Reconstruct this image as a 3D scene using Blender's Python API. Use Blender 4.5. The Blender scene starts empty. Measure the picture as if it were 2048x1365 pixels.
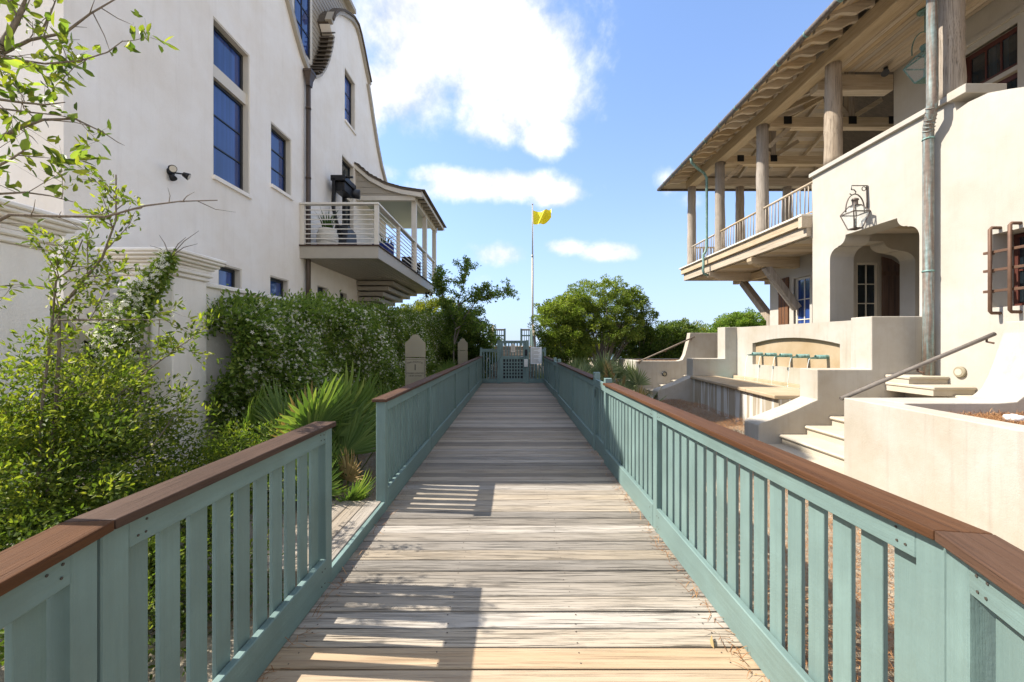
import bpy, bmesh, math, random
import numpy as np
from mathutils import Vector, Matrix
from mathutils.geometry import tessellate_polygon

random.seed(7)
RNG = np.random.default_rng(11)
SC = bpy.context.scene
COL = SC.collection

# ------------------------------------------------------------------ camera, sky, sun, exposure
CAM_H, F = 1.613, 820.0
cd = bpy.data.cameras.new('camera'); cam = bpy.data.objects.new('camera', cd); COL.objects.link(cam)
cd.sensor_width = 36.0; cd.lens = 36.0 * F / 2048.0
cd.shift_x = -2.0 / 2048; cd.shift_y = 3.5 / 2048
cd.clip_start = 0.02; cd.clip_end = 40000
cam.location = (0, 0, CAM_H); cam.rotation_euler = (math.radians(90), 0, 0)
SC.camera = cam

SUN_DIR = Vector((1.0, -0.07, -1.09)).normalized()          # the way the sunlight travels
SUN_ELEV = math.asin(-SUN_DIR.z)
SUN_AZ = math.atan2(-SUN_DIR.x, -SUN_DIR.y)                 # from +Y towards +X
sd = bpy.data.lights.new('sun', 'SUN'); sd.energy = 2.0; sd.angle = math.radians(0.55); sd.color = (1.0, 0.94, 0.84)
sun = bpy.data.objects.new('sun', sd); COL.objects.link(sun)
sun.rotation_euler = SUN_DIR.to_track_quat('-Z', 'Y').to_euler()
sun.location = (-20, 2, 24)

SC.view_settings.view_transform = 'Standard'
SC.view_settings.look = 'None'
SC.view_settings.exposure = 2.3
SC.view_settings.gamma = 1.0
SC.view_settings.use_curve_mapping = False

def build_world():
    w = bpy.data.worlds.new('World'); SC.world = w; w.use_nodes = True
    nt = w.node_tree; N = nt.nodes; L = nt.links; N.clear()
    out = N.new('ShaderNodeOutputWorld'); bg = N.new('ShaderNodeBackground')
    sky = N.new('ShaderNodeTexSky'); sky.sky_type = 'NISHITA'; sky.sun_disc = False
    sky.sun_elevation = SUN_ELEV; sky.sun_rotation = SUN_AZ
    sky.air_density = 1.0; sky.dust_density = 0.2; sky.ozone_density = 3.0; sky.altitude = 0
    SKY = 0.076
    tc = N.new('ShaderNodeTexCoord')
    lift = N.new('ShaderNodeVectorMath'); lift.operation = 'ADD'; lift.inputs[1].default_value = (0, 0, 0.11)
    nrm = N.new('ShaderNodeVectorMath'); nrm.operation = 'NORMALIZE'
    L.new(tc.outputs['Generated'], lift.inputs[0]); L.new(lift.outputs[0], nrm.inputs[0]); L.new(nrm.outputs[0], sky.inputs['Vector'])
    sep = N.new('ShaderNodeSeparateXYZ'); L.new(tc.outputs['Generated'], sep.inputs[0])
    def M(op, a, b=None, c=None, clamp=False):
        n = N.new('ShaderNodeMath'); n.operation = op; n.use_clamp = clamp
        for i, v in enumerate((a, b, c)):
            if v is None: continue
            if isinstance(v, (int, float)): n.inputs[i].default_value = v
            else: L.new(v, n.inputs[i])
        return n.outputs[0]
    X, Y, Z = sep.outputs
    Yc = M('MAXIMUM', Y, 0.08)
    u = M('DIVIDE', X, Yc); v = M('DIVIDE', Z, Yc)
    def noise(scale, detail, rough, vec=None, dist=0.0):
        n = N.new('ShaderNodeTexNoise'); n.noise_dimensions = '3D'
        n.inputs['Scale'].default_value = scale; n.inputs['Detail'].default_value = detail
        n.inputs['Roughness'].default_value = rough; n.inputs['Distortion'].default_value = dist
        L.new(vec if vec is not None else tc.outputs['Generated'], n.inputs['Vector'])
        return n.outputs['Fac']
    n1 = noise(5.5, 9, 0.60, dist=0.25); n2 = noise(17.0, 8, 0.62); n3 = noise(3.0, 5, 0.55)
    blobs = [(880, 40, 280, 195, 1), (1010, 120, 180, 165, 1), (800, 175, 160, 120, .9), (1070, 190, 130, 85, 1), (1090, 272, 72, 50, .95), (1000,235,110,70,.9),
             (990, 372, 195, 38, .95), (1110, 388, 68, 34, 1), (880, 352, 85, 28, .8), (770, 345, 60, 30, .6),
             (1000, 508, 95, 36, .78), (1130, 494, 75, 24, .72), (1225, 504, 80, 26, .85), (930, 560, 120, 22, .5),
             (1345, 365, 45, 40, .6), (1390, 400, 60, 30, .55), (800, 255, 120, 50, .5), (760,560,70,26,.5)]
    dens = None
    for cx, cy, rx, ry, wgt in blobs:
        a = M('MULTIPLY', M('SUBTRACT', u, (cx - 1026) / F), F / rx)
        b = M('MULTIPLY', M('SUBTRACT', v, (686 - cy) / F), F / ry)
        r2 = M('ADD', M('MULTIPLY', a, a), M('MULTIPLY', b, b))
        e = M('MULTIPLY', M('POWER', 2.71828, M('MULTIPLY', r2, -0.85)), wgt)
        dens = e if dens is None else M('MAXIMUM', dens, e)
    # unseen sky carries the same cumulus, its cover raised for fill light
    side = M('SUBTRACT', M('ABSOLUTE', u), 1.3); side = M('MULTIPLY', side, 2.0, clamp=True)
    up = M('SUBTRACT', v, 1.05); up = M('MULTIPLY', up, 2.0, clamp=True)
    back = M('MULTIPLY', M('SUBTRACT', 0.12, Y), 8.0, clamp=True)
    rest = M('MAXIMUM', M('MAXIMUM', side, up), back)
    gen = M('MULTIPLY', M('MULTIPLY', M('SUBTRACT', n3, 0.37), 6.0, clamp=True), rest)
    hz = M('MULTIPLY', Z, 12.0, clamp=True)
    dens = M('MULTIPLY', M('MAXIMUM', dens, M('MULTIPLY', gen, 0.9)), hz)
    field = M('ADD', dens, M('ADD', M('MULTIPLY', M('SUBTRACT', n1, 0.5), 1.15), M('MULTIPLY', M('SUBTRACT', n2, 0.5), 0.38)))
    mr = N.new('ShaderNodeMapRange'); mr.interpolation_type = 'SMOOTHSTEP'
    mr.inputs['From Min'].default_value = 0.34; mr.inputs['From Max'].default_value = 0.84
    L.new(field, mr.inputs['Value'])
    present = M('MULTIPLY', dens, 4.0, clamp=True)
    cover = M('MULTIPLY', M('MULTIPLY', mr.outputs[0], present), 0.96)
    # cloud colour: white tops, faint blue grey where thin or deep
    shade = N.new('ShaderNodeMapRange'); shade.inputs['From Min'].default_value = 0.36; shade.inputs['From Max'].default_value = 0.62
    L.new(M('ADD', M('MULTIPLY', n2, 0.35), M('MULTIPLY', n1, 0.65)), shade.inputs['Value'])
    cm = N.new('ShaderNodeMix'); cm.data_type = 'RGBA'
    L.new(shade.outputs[0], cm.inputs['Factor'])
    cm.inputs[6].default_value = (0.155, 0.165, 0.19, 1); cm.inputs[7].default_value = (0.32, 0.316, 0.31, 1)
    scl = N.new('ShaderNodeMix'); scl.data_type = 'RGBA'; scl.blend_type = 'MULTIPLY'; scl.inputs['Factor'].default_value = 1
    L.new(sky.outputs[0], scl.inputs[6]); scl.inputs[7].default_value = (SKY * .90, SKY * .905, SKY * .95, 1)
    mx = N.new('ShaderNodeMix'); mx.data_type = 'RGBA'
    air = N.new('ShaderNodeMix'); air.data_type = 'RGBA'        # pale sea air low over the horizon, all the way round
    L.new(M('MULTIPLY', M('POWER', 2.71828, M('MULTIPLY', M('MAXIMUM', Z, 0.0), -5.0)), 0.92), air.inputs['Factor'])
    L.new(scl.outputs[2], air.inputs[6]); air.inputs[7].default_value = (0.142, 0.164, 0.206, 1)
    L.new(cover, mx.inputs['Factor']); L.new(air.outputs[2], mx.inputs[6]); L.new(cm.outputs[2], mx.inputs[7])
    L.new(mx.outputs[2], bg.inputs['Color']); bg.inputs['Strength'].default_value = 1.0
    L.new(bg.outputs[0], out.inputs['Surface'])
build_world()
SC.cycles.max_bounces = 8
SC.cycles.transparent_max_bounces = 8

# ------------------------------------------------------------------ helpers
WM = {}
def wm(o): return WM.get(o.name, Matrix.Identity(4))
def put(o, parent, local=False):
    if parent is not None:
        o.parent = parent
        if not local: o.matrix_parent_inverse = wm(parent).inverted()
def empty(name, loc, rz=0.0):
    o = bpy.data.objects.new(name, None); COL.objects.link(o)
    o.empty_display_size = 0.2; o.location = loc; o.rotation_euler = (0, 0, rz)
    WM[o.name] = Matrix.Translation(Vector(loc)) @ Matrix.Rotation(rz, 4, 'Z')
    return o
def tag(o, label=None, cat=None, group=None, kind=None):
    if label: o['label'] = label
    if cat: o['category'] = cat
    if group: o['group'] = group
    if kind: o['kind'] = kind
    return o
def thing(name, loc, label, cat, group=None, rz=0.0): return tag(empty(name, loc, rz), label, cat, group, 'thing')

class MB:
    def __init__(s): s.v = []; s.f = []; s.sm = []
    def add(s, vs, fs, smooth=False):
        n = len(s.v); s.v += [tuple(p) for p in vs]
        for f in fs: s.f.append(tuple(i + n for i in f)); s.sm.append(smooth)
        return s
    def box(s, x0, x1, y0, y1, z0, z1):
        vs = [(x, y, z) for z in (z0, z1) for y in (y0, y1) for x in (x0, x1)]
        return s.add(vs, [(0, 2, 3, 1), (4, 5, 7, 6), (0, 1, 5, 4), (2, 6, 7, 3), (0, 4, 6, 2), (1, 3, 7, 5)])
    def mbox(s, m, a0, a1, b0, b1, d0, d1):
        vs = [m(a, b, d) for d in (d0, d1) for b in (b0, b1) for a in (a0, a1)]
        return s.add(vs, [(0, 2, 3, 1), (4, 5, 7, 6), (0, 1, 5, 4), (2, 6, 7, 3), (0, 4, 6, 2), (1, 3, 7, 5)])
    def bar(s, p, q, w, h, up=(0, 0, 1)):
        p = Vector(p); q = Vector(q); d = (q - p).normalized(); up = Vector(up)
        sx = d.cross(up).normalized() * (w / 2); uz = sx.cross(d).normalized() * (h / 2)
        vs = [c + a * sx + b * uz for c in (p, q) for (a, b) in ((-1, -1), (1, -1), (1, 1), (-1, 1))]
        return s.add(vs, [(0, 1, 2, 3), (4, 7, 6, 5), (0, 4, 5, 1), (1, 5, 6, 2), (2, 6, 7, 3), (3, 7, 4, 0)])
    def tube(s, pts, rad, n=10, cap=True, smooth=True):
        pts = [Vector(p) for p in pts]
        if isinstance(rad, (int, float)): rad = [rad] * len(pts)
        vs = []; fs = []; prev = None
        for i, p in enumerate(pts):
            a = pts[max(i - 1, 0)]; b = pts[min(i + 1, len(pts) - 1)]
            d = (b - a).normalized()
            ref = prev if prev is not None else (Vector((0, 0, 1)) if abs(d.z) < .9 else Vector((1, 0, 0)))
            x = (ref - d * ref.dot(d)).normalized(); y = d.cross(x); prev = x
            for k in range(n):
                t = 2 * math.pi * k / n
                vs.append(p + rad[i] * (math.cos(t) * x + math.sin(t) * y))
        for i in range(len(pts) - 1):
            for k in range(n):
                k2 = (k + 1) % n
                fs.append((i * n + k, i * n + k2, (i + 1) * n + k2, (i + 1) * n + k))
        s.add(vs, fs, smooth)
        if cap:
            m = len(pts) - 1; base = len(s.v) - len(vs)
            s.f.append(tuple(base + k for k in reversed(range(n)))); s.sm.append(False)
            s.f.append(tuple(base + m * n + k for k in range(n))); s.sm.append(False)
        return s
    def lathe(s, c, prof, n=24, smooth=True):
        c = Vector(c); vs = []; fs = []
        for r, z in prof:
            for k in range(n):
                t = 2 * math.pi * k / n; vs.append(c + Vector((r * math.cos(t), r * math.sin(t), z)))
        for i in range(len(prof) - 1):
            for k in range(n):
                k2 = (k + 1) % n; fs.append((i * n + k, i * n + k2, (i + 1) * n + k2, (i + 1) * n + k))
        return s.add(vs, fs, smooth)
    def prism(s, poly, m, d0, d1):
        n = len(poly)
        vs = [m(a, b, d0) for a, b in poly] + [m(a, b, d1) for a, b in poly]
        tri = tessellate_polygon([[Vector((a, b, 0)) for a, b in poly]])
        fs = [tuple(t) for t in tri] + [tuple(i + n for i in reversed(t)) for t in tri]
        fs += [(i, (i + 1) % n, n + (i + 1) % n, n + i) for i in range(n)]
        return s.add(vs, fs)
    def holed(s, outer, holes, m, d0, d1):
        loops = [outer] + holes
        flat = [p for l in loops for p in l]; n = len(flat)
        tri = tessellate_polygon([[Vector((a, b, 0)) for a, b in l] for l in loops])
        vs = [m(a, b, d0) for a, b in flat] + [m(a, b, d1) for a, b in flat]
        fs = [tuple(t) for t in tri] + [tuple(i + n for i in reversed(t)) for t in tri]
        k = 0
        for l in loops:
            c = len(l)
            fs += [(k + i, k + (i + 1) % c, n + k + (i + 1) % c, n + k + i) for i in range(c)]
            k += c
        return s.add(vs, fs)
    def build(s, name, mat, parent=None, recalc=True, local=False, bevel=0.0):
        me = bpy.data.meshes.new(name); me.from_pydata(s.v, [], s.f)
        me.polygons.foreach_set('use_smooth', s.sm)
        if recalc or bevel:
            bm = bmesh.new(); bm.from_mesh(me)
            if bevel:
                bmesh.ops.remove_doubles(bm, verts=bm.verts, dist=1e-5)
            bmesh.ops.recalc_face_normals(bm, faces=bm.faces)
            if bevel:
                ed = [e for e in bm.edges if len(e.link_faces) == 2 and e.calc_face_angle(0) > 0.6]
                bmesh.ops.bevel(bm, geom=ed, offset=bevel, segments=2, profile=.5, affect='EDGES', clamp_overlap=True)
            bm.to_mesh(me); bm.free()
        me.materials.append(mat)
        o = bpy.data.objects.new(name, me); COL.objects.link(o); put(o, parent, local)
        WM[o.name] = Matrix.Identity(4)
        return o

_cache = {}
def cbox_mesh(dims, mat, ch):
    key = (tuple(round(d, 4) for d in dims), mat.name, ch)
    if key in _cache: return _cache[key]
    bm = bmesh.new(); bmesh.ops.create_cube(bm, size=1.0)
    for v in bm.verts: v.co = Vector((v.co.x * dims[0], v.co.y * dims[1], v.co.z * dims[2]))
    if ch: bmesh.ops.bevel(bm, geom=bm.edges[:], offset=ch, segments=1, affect='EDGES')
    me = bpy.data.meshes.new('piece'); bm.to_mesh(me); bm.free(); me.materials.append(mat)
    _cache[key] = me
    return me
def piece(name, dims, c, mat, parent, rot=(0, 0, 0), ch=0.003, local=False):
    o = bpy.data.objects.new(name, cbox_mesh(dims, mat, ch)); COL.objects.link(o)
    o.location = c; o.rotation_euler = rot; put(o, parent, local)
    WM[o.name] = Matrix.Translation(Vector(c)) @ Matrix.Rotation(rot[2], 4, 'Z')
    return o
def span(name, x0, x1, y0, y1, z0, z1, mat, parent, ch=0.003):
    return piece(name, (abs(x1 - x0), abs(y1 - y0), abs(z1 - z0)), ((x0 + x1) / 2, (y0 + y1) / 2, (z0 + z1) / 2), mat, parent, ch=ch)
def at(px, py, Y): return Vector(((px - 1026) / F * Y, Y, CAM_H + (686 - py) / F * Y))
def text(name, body, size, loc, mat, parent, rx=math.pi / 2, rz=0.0, ext=0.001, align='CENTER', sx=1.0):
    c = bpy.data.curves.new(name, 'FONT'); c.body = body; c.size = size; c.extrude = ext
    c.align_x = align; c.align_y = 'CENTER'; c.materials.append(mat)
    t = bpy.data.objects.new(name, c); COL.objects.link(t); bpy.context.view_layer.update()
    me = bpy.data.meshes.new_from_object(t.evaluated_get(bpy.context.evaluated_depsgraph_get())); bpy.data.objects.remove(t)
    me.materials.clear(); me.materials.append(mat)
    o = bpy.data.objects.new(name, me); COL.objects.link(o); o.location = loc; o.rotation_euler = (rx, 0, rz); o.scale = (sx, 1, 1)
    put(o, parent); return o

# ------------------------------------------------------------------ materials
class NT:
    def __init__(s, name):
        s.m = bpy.data.materials.new(name); s.m.use_nodes = True
        s.nt = s.m.node_tree; s.N = s.nt.nodes; s.L = s.nt.links
        s.b = s.N['Principled BSDF']; s.tc = s.N.new('ShaderNodeTexCoord')
        s.oi = s.N.new('ShaderNodeObjectInfo')
    def set(s, node, key, v):
        i = node.inputs[key]
        if isinstance(v, (int, float, tuple)): i.default_value = v
        else: s.L.new(v, i)
    def math(s, op, a, b=0.0, clamp=False):
        n = s.N.new('ShaderNodeMath'); n.operation = op; n.use_clamp = clamp
        s.set(n, 0, a); s.set(n, 1, b); return n.outputs[0]
    def coords(s, scale=(1, 1, 1), rand=False):
        mp = s.N.new('ShaderNodeMapping'); s.L.new(s.tc.outputs['Object'], mp.inputs['Vector']); mp.inputs['Scale'].default_value = scale
        if rand:
            cb = s.N.new('ShaderNodeCombineXYZ')
            for k, f in enumerate((37.0, 91.0, 53.0)): s.L.new(s.math('MULTIPLY', s.oi.outputs['Random'], f), cb.inputs[k])
            s.L.new(cb.outputs[0], mp.inputs['Location'])
        return mp.outputs[0]
    def noise(s, vec, scale, detail=4, rough=.55, dist=0.0):
        n = s.N.new('ShaderNodeTexNoise'); s.L.new(vec, n.inputs['Vector'])
        n.inputs['Scale'].default_value = scale; n.inputs['Detail'].default_value = detail
        n.inputs['Roughness'].default_value = rough; n.inputs['Distortion'].default_value = dist
        return n.outputs['Fac']
    def ramp(s, fac, stops):
        n = s.N.new('ShaderNodeValToRGB'); s.L.new(fac, n.inputs[0]); r = n.color_ramp
        while len(r.elements) < len(stops): r.elements.new(.5)
        for e, (p, c) in zip(r.elements, stops):
            e.position = p; e.color = tuple(c) + (1,) if len(c) == 3 else c
        return n.outputs[0]
    def rng(s, v, a, b, c, d):
        n = s.N.new('ShaderNodeMapRange'); s.L.new(v, n.inputs[0])
        for k, x in zip((1, 2, 3, 4), (a, b, c, d)): n.inputs[k].default_value = x
        return n.outputs[0]
    def mix(s, f, a, b, mode='MIX'):
        n = s.N.new('ShaderNodeMix'); n.data_type = 'RGBA'; n.blend_type = mode
        s.set(n, 0, f)
        for k, v in ((6, a), (7, b)):
            if isinstance(v, tuple): n.inputs[k].default_value = v if len(v) == 4 else v + (1,)
            else: s.L.new(v, n.inputs[k])
        return n.outputs[2]
    def bump(s, h, strength=.3, dist=.01):
        n = s.N.new('ShaderNodeBump'); s.L.new(h, n.inputs['Height']); n.inputs['Strength'].default_value = strength; n.inputs['Distance'].default_value = dist
        s.L.new(n.outputs[0], s.b.inputs['Normal'])
    def fin(s, col, rough=.6, spec=.3, metal=0.0):
        s.set(s.b, 'Base Color', col if not isinstance(col, tuple) else (col + (1,) if len(col) == 3 else col))
        s.set(s.b, 'Roughness', rough); s.b.inputs['Specular IOR Level'].default_value = spec; s.b.inputs['Metallic'].default_value = metal
        return s.m

def sc3(c, k): return tuple(x * k for x in c)
def m_paint(name, c, rough=.45, var=.06, spec=.35, wear=0.0, grain=None):
    t = NT(name); v = t.coords(rand=True)
    n = t.noise(v, 3.5, 5); f = t.noise(v, 60, 3)
    col = t.mix(t.rng(n, .3, .7, 0, 1), sc3(c, 1 - var), sc3(c, 1 + var))
    col = t.mix(t.math('MULTIPLY', t.oi.outputs['Random'], .5), col, sc3(c, 1 - 1.4 * var))
    if wear:
        g = t.noise(t.coords((1, 1, 1), True), 22, 6, .7)
        col = t.mix(t.rng(g, .66, .74, 0, wear), col, (.10, .10, .09))
    if grain is not None:
        gr = t.noise(t.coords(grain, True), 1.0, 6, .65); t.bump(t.math('ADD', gr, t.math('MULTIPLY', f, .3)), .6, .005)
        col = t.mix(t.rng(gr, .42, .72, 0, .45), col, sc3(c, .72)); dirt = t.noise(t.coords(rand=True), 1.3, 7, .7); col = t.mix(t.rng(dirt, .52, .8, 0, .4), col, (c[0] * .75, c[1] * .62, c[2] * .52))
    else: t.bump(f, .12, .004)
    return t.fin(col, t.rng(n, .3, .7, rough - .06, rough + .1), spec)
def m_stucco(name, c, stain=.12, streak=.10, bs=.5, blotch=.10):
    t = NT(name); v = t.coords()
    big = t.noise(v, .7, 6, .6); mid = t.noise(v, 3.2, 6, .65); fine = t.noise(v, 55, 5, .7); st = t.noise(t.coords((6, 6, .35)), 1.6, 6, .65)
    col = t.mix(t.rng(big, .3, .72, 0, 1), sc3(c, 1 + blotch * .4), (c[0] * (1 - blotch * .7), c[1] * (1 - blotch * 1.1), c[2] * (1 - blotch * 1.7)))
    col = t.mix(t.rng(mid, .45, .8, 0, stain), col, (c[0] * .66, c[1] * .58, c[2] * .45))
    col = t.mix(t.rng(st, .52, .8, 0, streak), col, (c[0] * .55, c[1] * .5, c[2] * .44))
    t.bump(t.math('ADD', fine, t.math('MULTIPLY', mid, 1.6)), bs, .006)
    return t.fin(col, .88, .15)
def m_wood(name, c0, c1, c2, axis=0, rough=.75, gscale=1.0, bs=.5, spec=.2, rnd=.55, crack=.5):
    """axis: the direction the grain runs in object space"""
    t = NT(name)
    sc = [34 * gscale] * 3; sc[axis] = 1.1 * gscale
    sc2 = [160 * gscale] * 3; sc2[axis] = 2.2 * gscale
    sc4 = [9 * gscale] * 3; sc4[axis] = .7 * gscale
    g = t.noise(t.coords(tuple(sc), True), 1.0, 6, .65, .4); g2 = t.noise(t.coords(tuple(sc2), True), 1.0, 3, .6)
    b = t.noise(t.coords(tuple(sc4), True), 1.0, 4, .6, .6); bl = t.noise(t.coords((1, 1, 1), True), 2.2, 5, .6)
    col = t.mix(t.rng(b, .32, .68, 0, 1), c0, c1)
    col = t.mix(t.rng(g, .5, .78, 0, .8), col, c2)
    lin = t.rng(g2, .56, .72, 0, crack)
    col = t.mix(lin, col, sc3(c2, .35))
    col = t.mix(t.rng(bl, .35, .75, 0, .35), col, sc3(c1, .72))
    hsv = t.N.new('ShaderNodeHueSaturation'); t.L.new(col, hsv.inputs['Color'])
    t.L.new(t.rng(t.oi.outputs['Random'], 0, 1, 1 - rnd * .5, 1 + rnd * .32), hsv.inputs['Value'])
    t.L.new(t.rng(t.math('FRACT', t.math('MULTIPLY', t.oi.outputs['Random'], 7.3)), 0, 1, .75, 1.25), hsv.inputs['Saturation'])
    t.bump(t.math('SUBTRACT', t.math('ADD', t.math('MULTIPLY', g, .8), t.math('MULTIPLY', b, .4)), t.math('MULTIPLY', lin, 1.2)), bs, .006)
    return t.fin(hsv.outputs[0], rough, spec)
def m_plain(name, c, rough=.5, metal=0.0, spec=.4, var=.08, bs=.05):
    t = NT(name); v = t.coords(rand=True); n = t.noise(v, 9, 5)
    t.bump(n, bs, .004)
    return t.fin(t.mix(t.rng(n, .3, .7, 0, 1), sc3(c, 1 - var), sc3(c, 1 + var)), rough, spec, metal)
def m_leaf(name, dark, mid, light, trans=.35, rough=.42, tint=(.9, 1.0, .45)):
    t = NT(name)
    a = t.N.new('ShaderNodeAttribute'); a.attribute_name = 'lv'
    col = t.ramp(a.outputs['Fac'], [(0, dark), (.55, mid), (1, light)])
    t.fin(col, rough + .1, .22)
    tr = t.N.new('ShaderNodeBsdfTranslucent'); t.L.new(t.mix(1.0, col, tuple(x * 1.7 for x in tint), 'MULTIPLY'), tr.inputs['Color'])
    ms = t.N.new('ShaderNodeMixShader'); ms.inputs[0].default_value = trans
    t.L.new(t.b.outputs[0], ms.inputs[1]); t.L.new(tr.outputs[0], ms.inputs[2])
    t.L.new(ms.outputs[0], t.N['Material Output'].inputs['Surface'])
    return t.m
def m_copper(name, base=(.19, .145, .115), pat=(.20, .31, .30), amt=.5):
    t = NT(name); n = t.noise(t.coords((9, 9, .45), True), 2.4, 8, .72); k = t.noise(t.coords(rand=True), 14, 4)
    col = t.mix(t.rng(n, .62 - amt * .3, .78 - amt * .2, 0, 1), t.mix(t.rng(k, .3, .7, 0, 1), sc3(base, .8), sc3(base, 1.25)), t.mix(t.rng(k, .3, .7, 0, 1), sc3(pat, .8), (.30, .42, .42)))
    t.bump(k, .15, .004)
    return t.fin(col, .6, .4, .15)
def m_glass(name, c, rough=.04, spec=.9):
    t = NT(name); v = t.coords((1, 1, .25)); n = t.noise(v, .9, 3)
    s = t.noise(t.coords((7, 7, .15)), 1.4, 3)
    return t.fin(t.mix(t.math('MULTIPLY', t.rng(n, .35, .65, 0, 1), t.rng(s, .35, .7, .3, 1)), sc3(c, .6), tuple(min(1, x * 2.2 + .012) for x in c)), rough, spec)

M = {}
M['green'] = m_paint('sage_green_paint', (.158, .232, .216), .55, .15, wear=.45, grain=(30, 30, 1.5))
M['green_h'] = m_paint('sage_green_board_paint', (.158, .232, .216), .55, .15, wear=.35, grain=(30, 1.5, 30))
M['cap'] = m_wood('oiled_hardwood_cap', (.068, .032, .017), (.108, .056, .032), (.028, .014, .008), axis=1, rough=.6, bs=.6, spec=.16, rnd=.35)
M['plank'] = m_wood('weathered_deck_plank', (.31, .262, .205), (.365, .32, .265), (.185, .152, .118), axis=0, rough=.82, bs=1.0, rnd=.75, crack=.9)
M['plank_new'] = m_wood('fresh_pine_plank', (.40, .26, .13), (.45, .325, .19), (.24, .135, .06), axis=0, rough=.7, bs=.7, rnd=.2, crack=.45)
M['landing'] = m_wood('landing_plank', (.25, .205, .155), (.33, .285, .235), (.12, .095, .07), axis=1, rough=.8, bs=.8, rnd=.35, crack=.6)
M['porch'] = m_wood('silvered_porch_timber_along', (.48, .375, .255), (.58, .475, .345), (.22, .16, .10), axis=1, rough=.8, bs=.7, rnd=.35, crack=.5)
M['porch_x'] = m_wood('silvered_porch_timber_across', (.48, .375, .255), (.58, .475, .345), (.22, .16, .10), axis=0, rough=.8, bs=.7, rnd=.35, crack=.5)
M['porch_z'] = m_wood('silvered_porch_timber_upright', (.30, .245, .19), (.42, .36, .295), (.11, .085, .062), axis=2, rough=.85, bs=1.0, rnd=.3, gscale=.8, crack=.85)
M['shutter'] = m_wood('brown_shutter_boards', (.12, .062, .038), (.18, .105, .07), (.055, .03, .02), axis=2, rough=.7, bs=.4, rnd=.2)
M['mahog'] = m_paint('mahogany_paint', (.085, .028, .02), .35, .1)
M['white'] = m_stucco('white_stucco', (.87, .835, .785), .14, .16, .9, .10)
M['cream'] = m_stucco('cream_stucco', (.435, .412, .370), .16, .16, .55, .13)
M['cream2'] = m_stucco('streaked_garden_stucco', (.425, .402, .362), .30, .40, .6, .18)
M['stone'] = m_stucco('limestone_step', (.47, .43, .36), .2, .05, .5, .15)
M['tan'] = m_stucco('sandstone_panel', (.40, .325, .23), .4, .12, .4, .25)
M['taupe'] = m_paint('taupe_trim_paint', (.385, .345, .28), .5, .05)
M['trim'] = m_paint('pale_trim_paint', (.64, .59, .50), .5, .04)
M['railw'] = m_paint('white_metal_bar_paint', (.72, .68, .60), .4, .04)
M['haint'] = m_paint('pale_green_ceiling_paint', (.46, .50, .42), .6, .05)
M['bronze'] = m_plain('dark_bronze_frame', (.028, .030, .034), .4, .2)
M['pipe'] = m_plain('brown_bronze_pipe', (.085, .062, .048), .45, .4)
M['copper'] = m_copper('weathered_copper', amt=.55)
M['verd'] = m_copper('verdigris_copper', (.10, .16, .13), (.14, .36, .29), .75)
M['gutter'] = m_copper('gutter_copper', (.11, .085, .07), (.14, .20, .17), .25)
M['iron'] = m_plain('brown_iron', (.13, .072, .045), .6, .3, var=.2)
M['black'] = m_plain('black_metal', (.016, .016, .018), .4, .3)
M['glass'] = m_glass('blue_window_glass', (.018, .045, .165))  # blue of the reflected sky is put into the pane's base colour
M['glass_dk'] = m_glass('dark_window_glass', (.012, .02, .026))
M['hand'] = m_wood('grey_handrail_timber', (.15, .12, .095), (.22, .185, .15), (.07, .055, .042), axis=0, rough=.7, rnd=.2)
M['roof'] = m_wood('grey_brown_shingle', (.10, .085, .07), (.15, .125, .10), (.05, .042, .035), axis=0, rough=.85, rnd=.4)
M['sign'] = m_stucco('sign_stone', (.275, .245, .175), .1, .1, .3, .1)
M['ink'] = m_plain('dark_engraving', (.05, .042, .032), .7)
M['ink_soft'] = m_plain('faint_engraving', (.25, .225, .165), .7)
M['paper'] = m_plain('white_notice', (.74, .76, .76), .5, var=.03)
M['yellow'] = m_plain('yellow_flag_cloth', (.85, .72, .02), .7, var=.05)
M['pole'] = m_plain('pale_aluminium', (.36, .33, .28), .5, .2)
M['steel'] = m_plain('brushed_steel', (.55, .55, .55), .3, .9)
M['pot'] = m_plain('white_woven_pot', (.66, .63, .56), .7, bs=.5)
M['blue'] = m_plain('navy_fabric', (.012, .026, .16), .8)
M['mulch_bed'] = m_stucco('bark_bed', (.22, .12, .062), .5, .0, 1.0, .4)
M['soil'] = m_stucco('sandy_soil', (.40, .345, .27), .5, .0, 1.0, .25)
M['lamp_glass'] = None
def make_lamp_glass():
    t = NT('clear_lantern_glass'); t.fin((.85, .9, .88), .05, .5)
    tr = t.N.new('ShaderNodeBsdfTransparent'); ms = t.N.new('ShaderNodeMixShader'); ms.inputs[0].default_value = .13
    t.L.new(tr.outputs[0], ms.inputs[1]); t.L.new(t.b.outputs[0], ms.inputs[2]); t.L.new(ms.outputs[0], t.N['Material Output'].inputs['Surface'])
    return t.m
M['lamp_glass'] = make_lamp_glass()
def make_water():
    t = NT('fountain_water'); n = t.noise(t.coords(), 9, 4, .6); t.bump(n, .35, .03)
    return t.fin((.24, .42, .37), .05, .6)
M['water'] = make_water()
def make_stream():
    t = NT('falling_water'); t.fin((.9, .95, .95), .05, .6)
    tr = t.N.new('ShaderNodeBsdfTransparent'); ms = t.N.new('ShaderNodeMixShader'); ms.inputs[0].default_value = .45
    t.L.new(tr.outputs[0], ms.inputs[1]); t.L.new(t.b.outputs[0], ms.inputs[2]); t.L.new(ms.outputs[0], t.N['Material Output'].inputs['Surface'])
    return t.m
M['stream'] = make_stream()
def make_sea():
    t = NT('sea_water'); n = t.noise(t.coords((.2, .6, 1)), .5, 6, .6); t.bump(n, .4, .3)
    return t.fin((.05, .13, .17), .12, .5)
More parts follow.
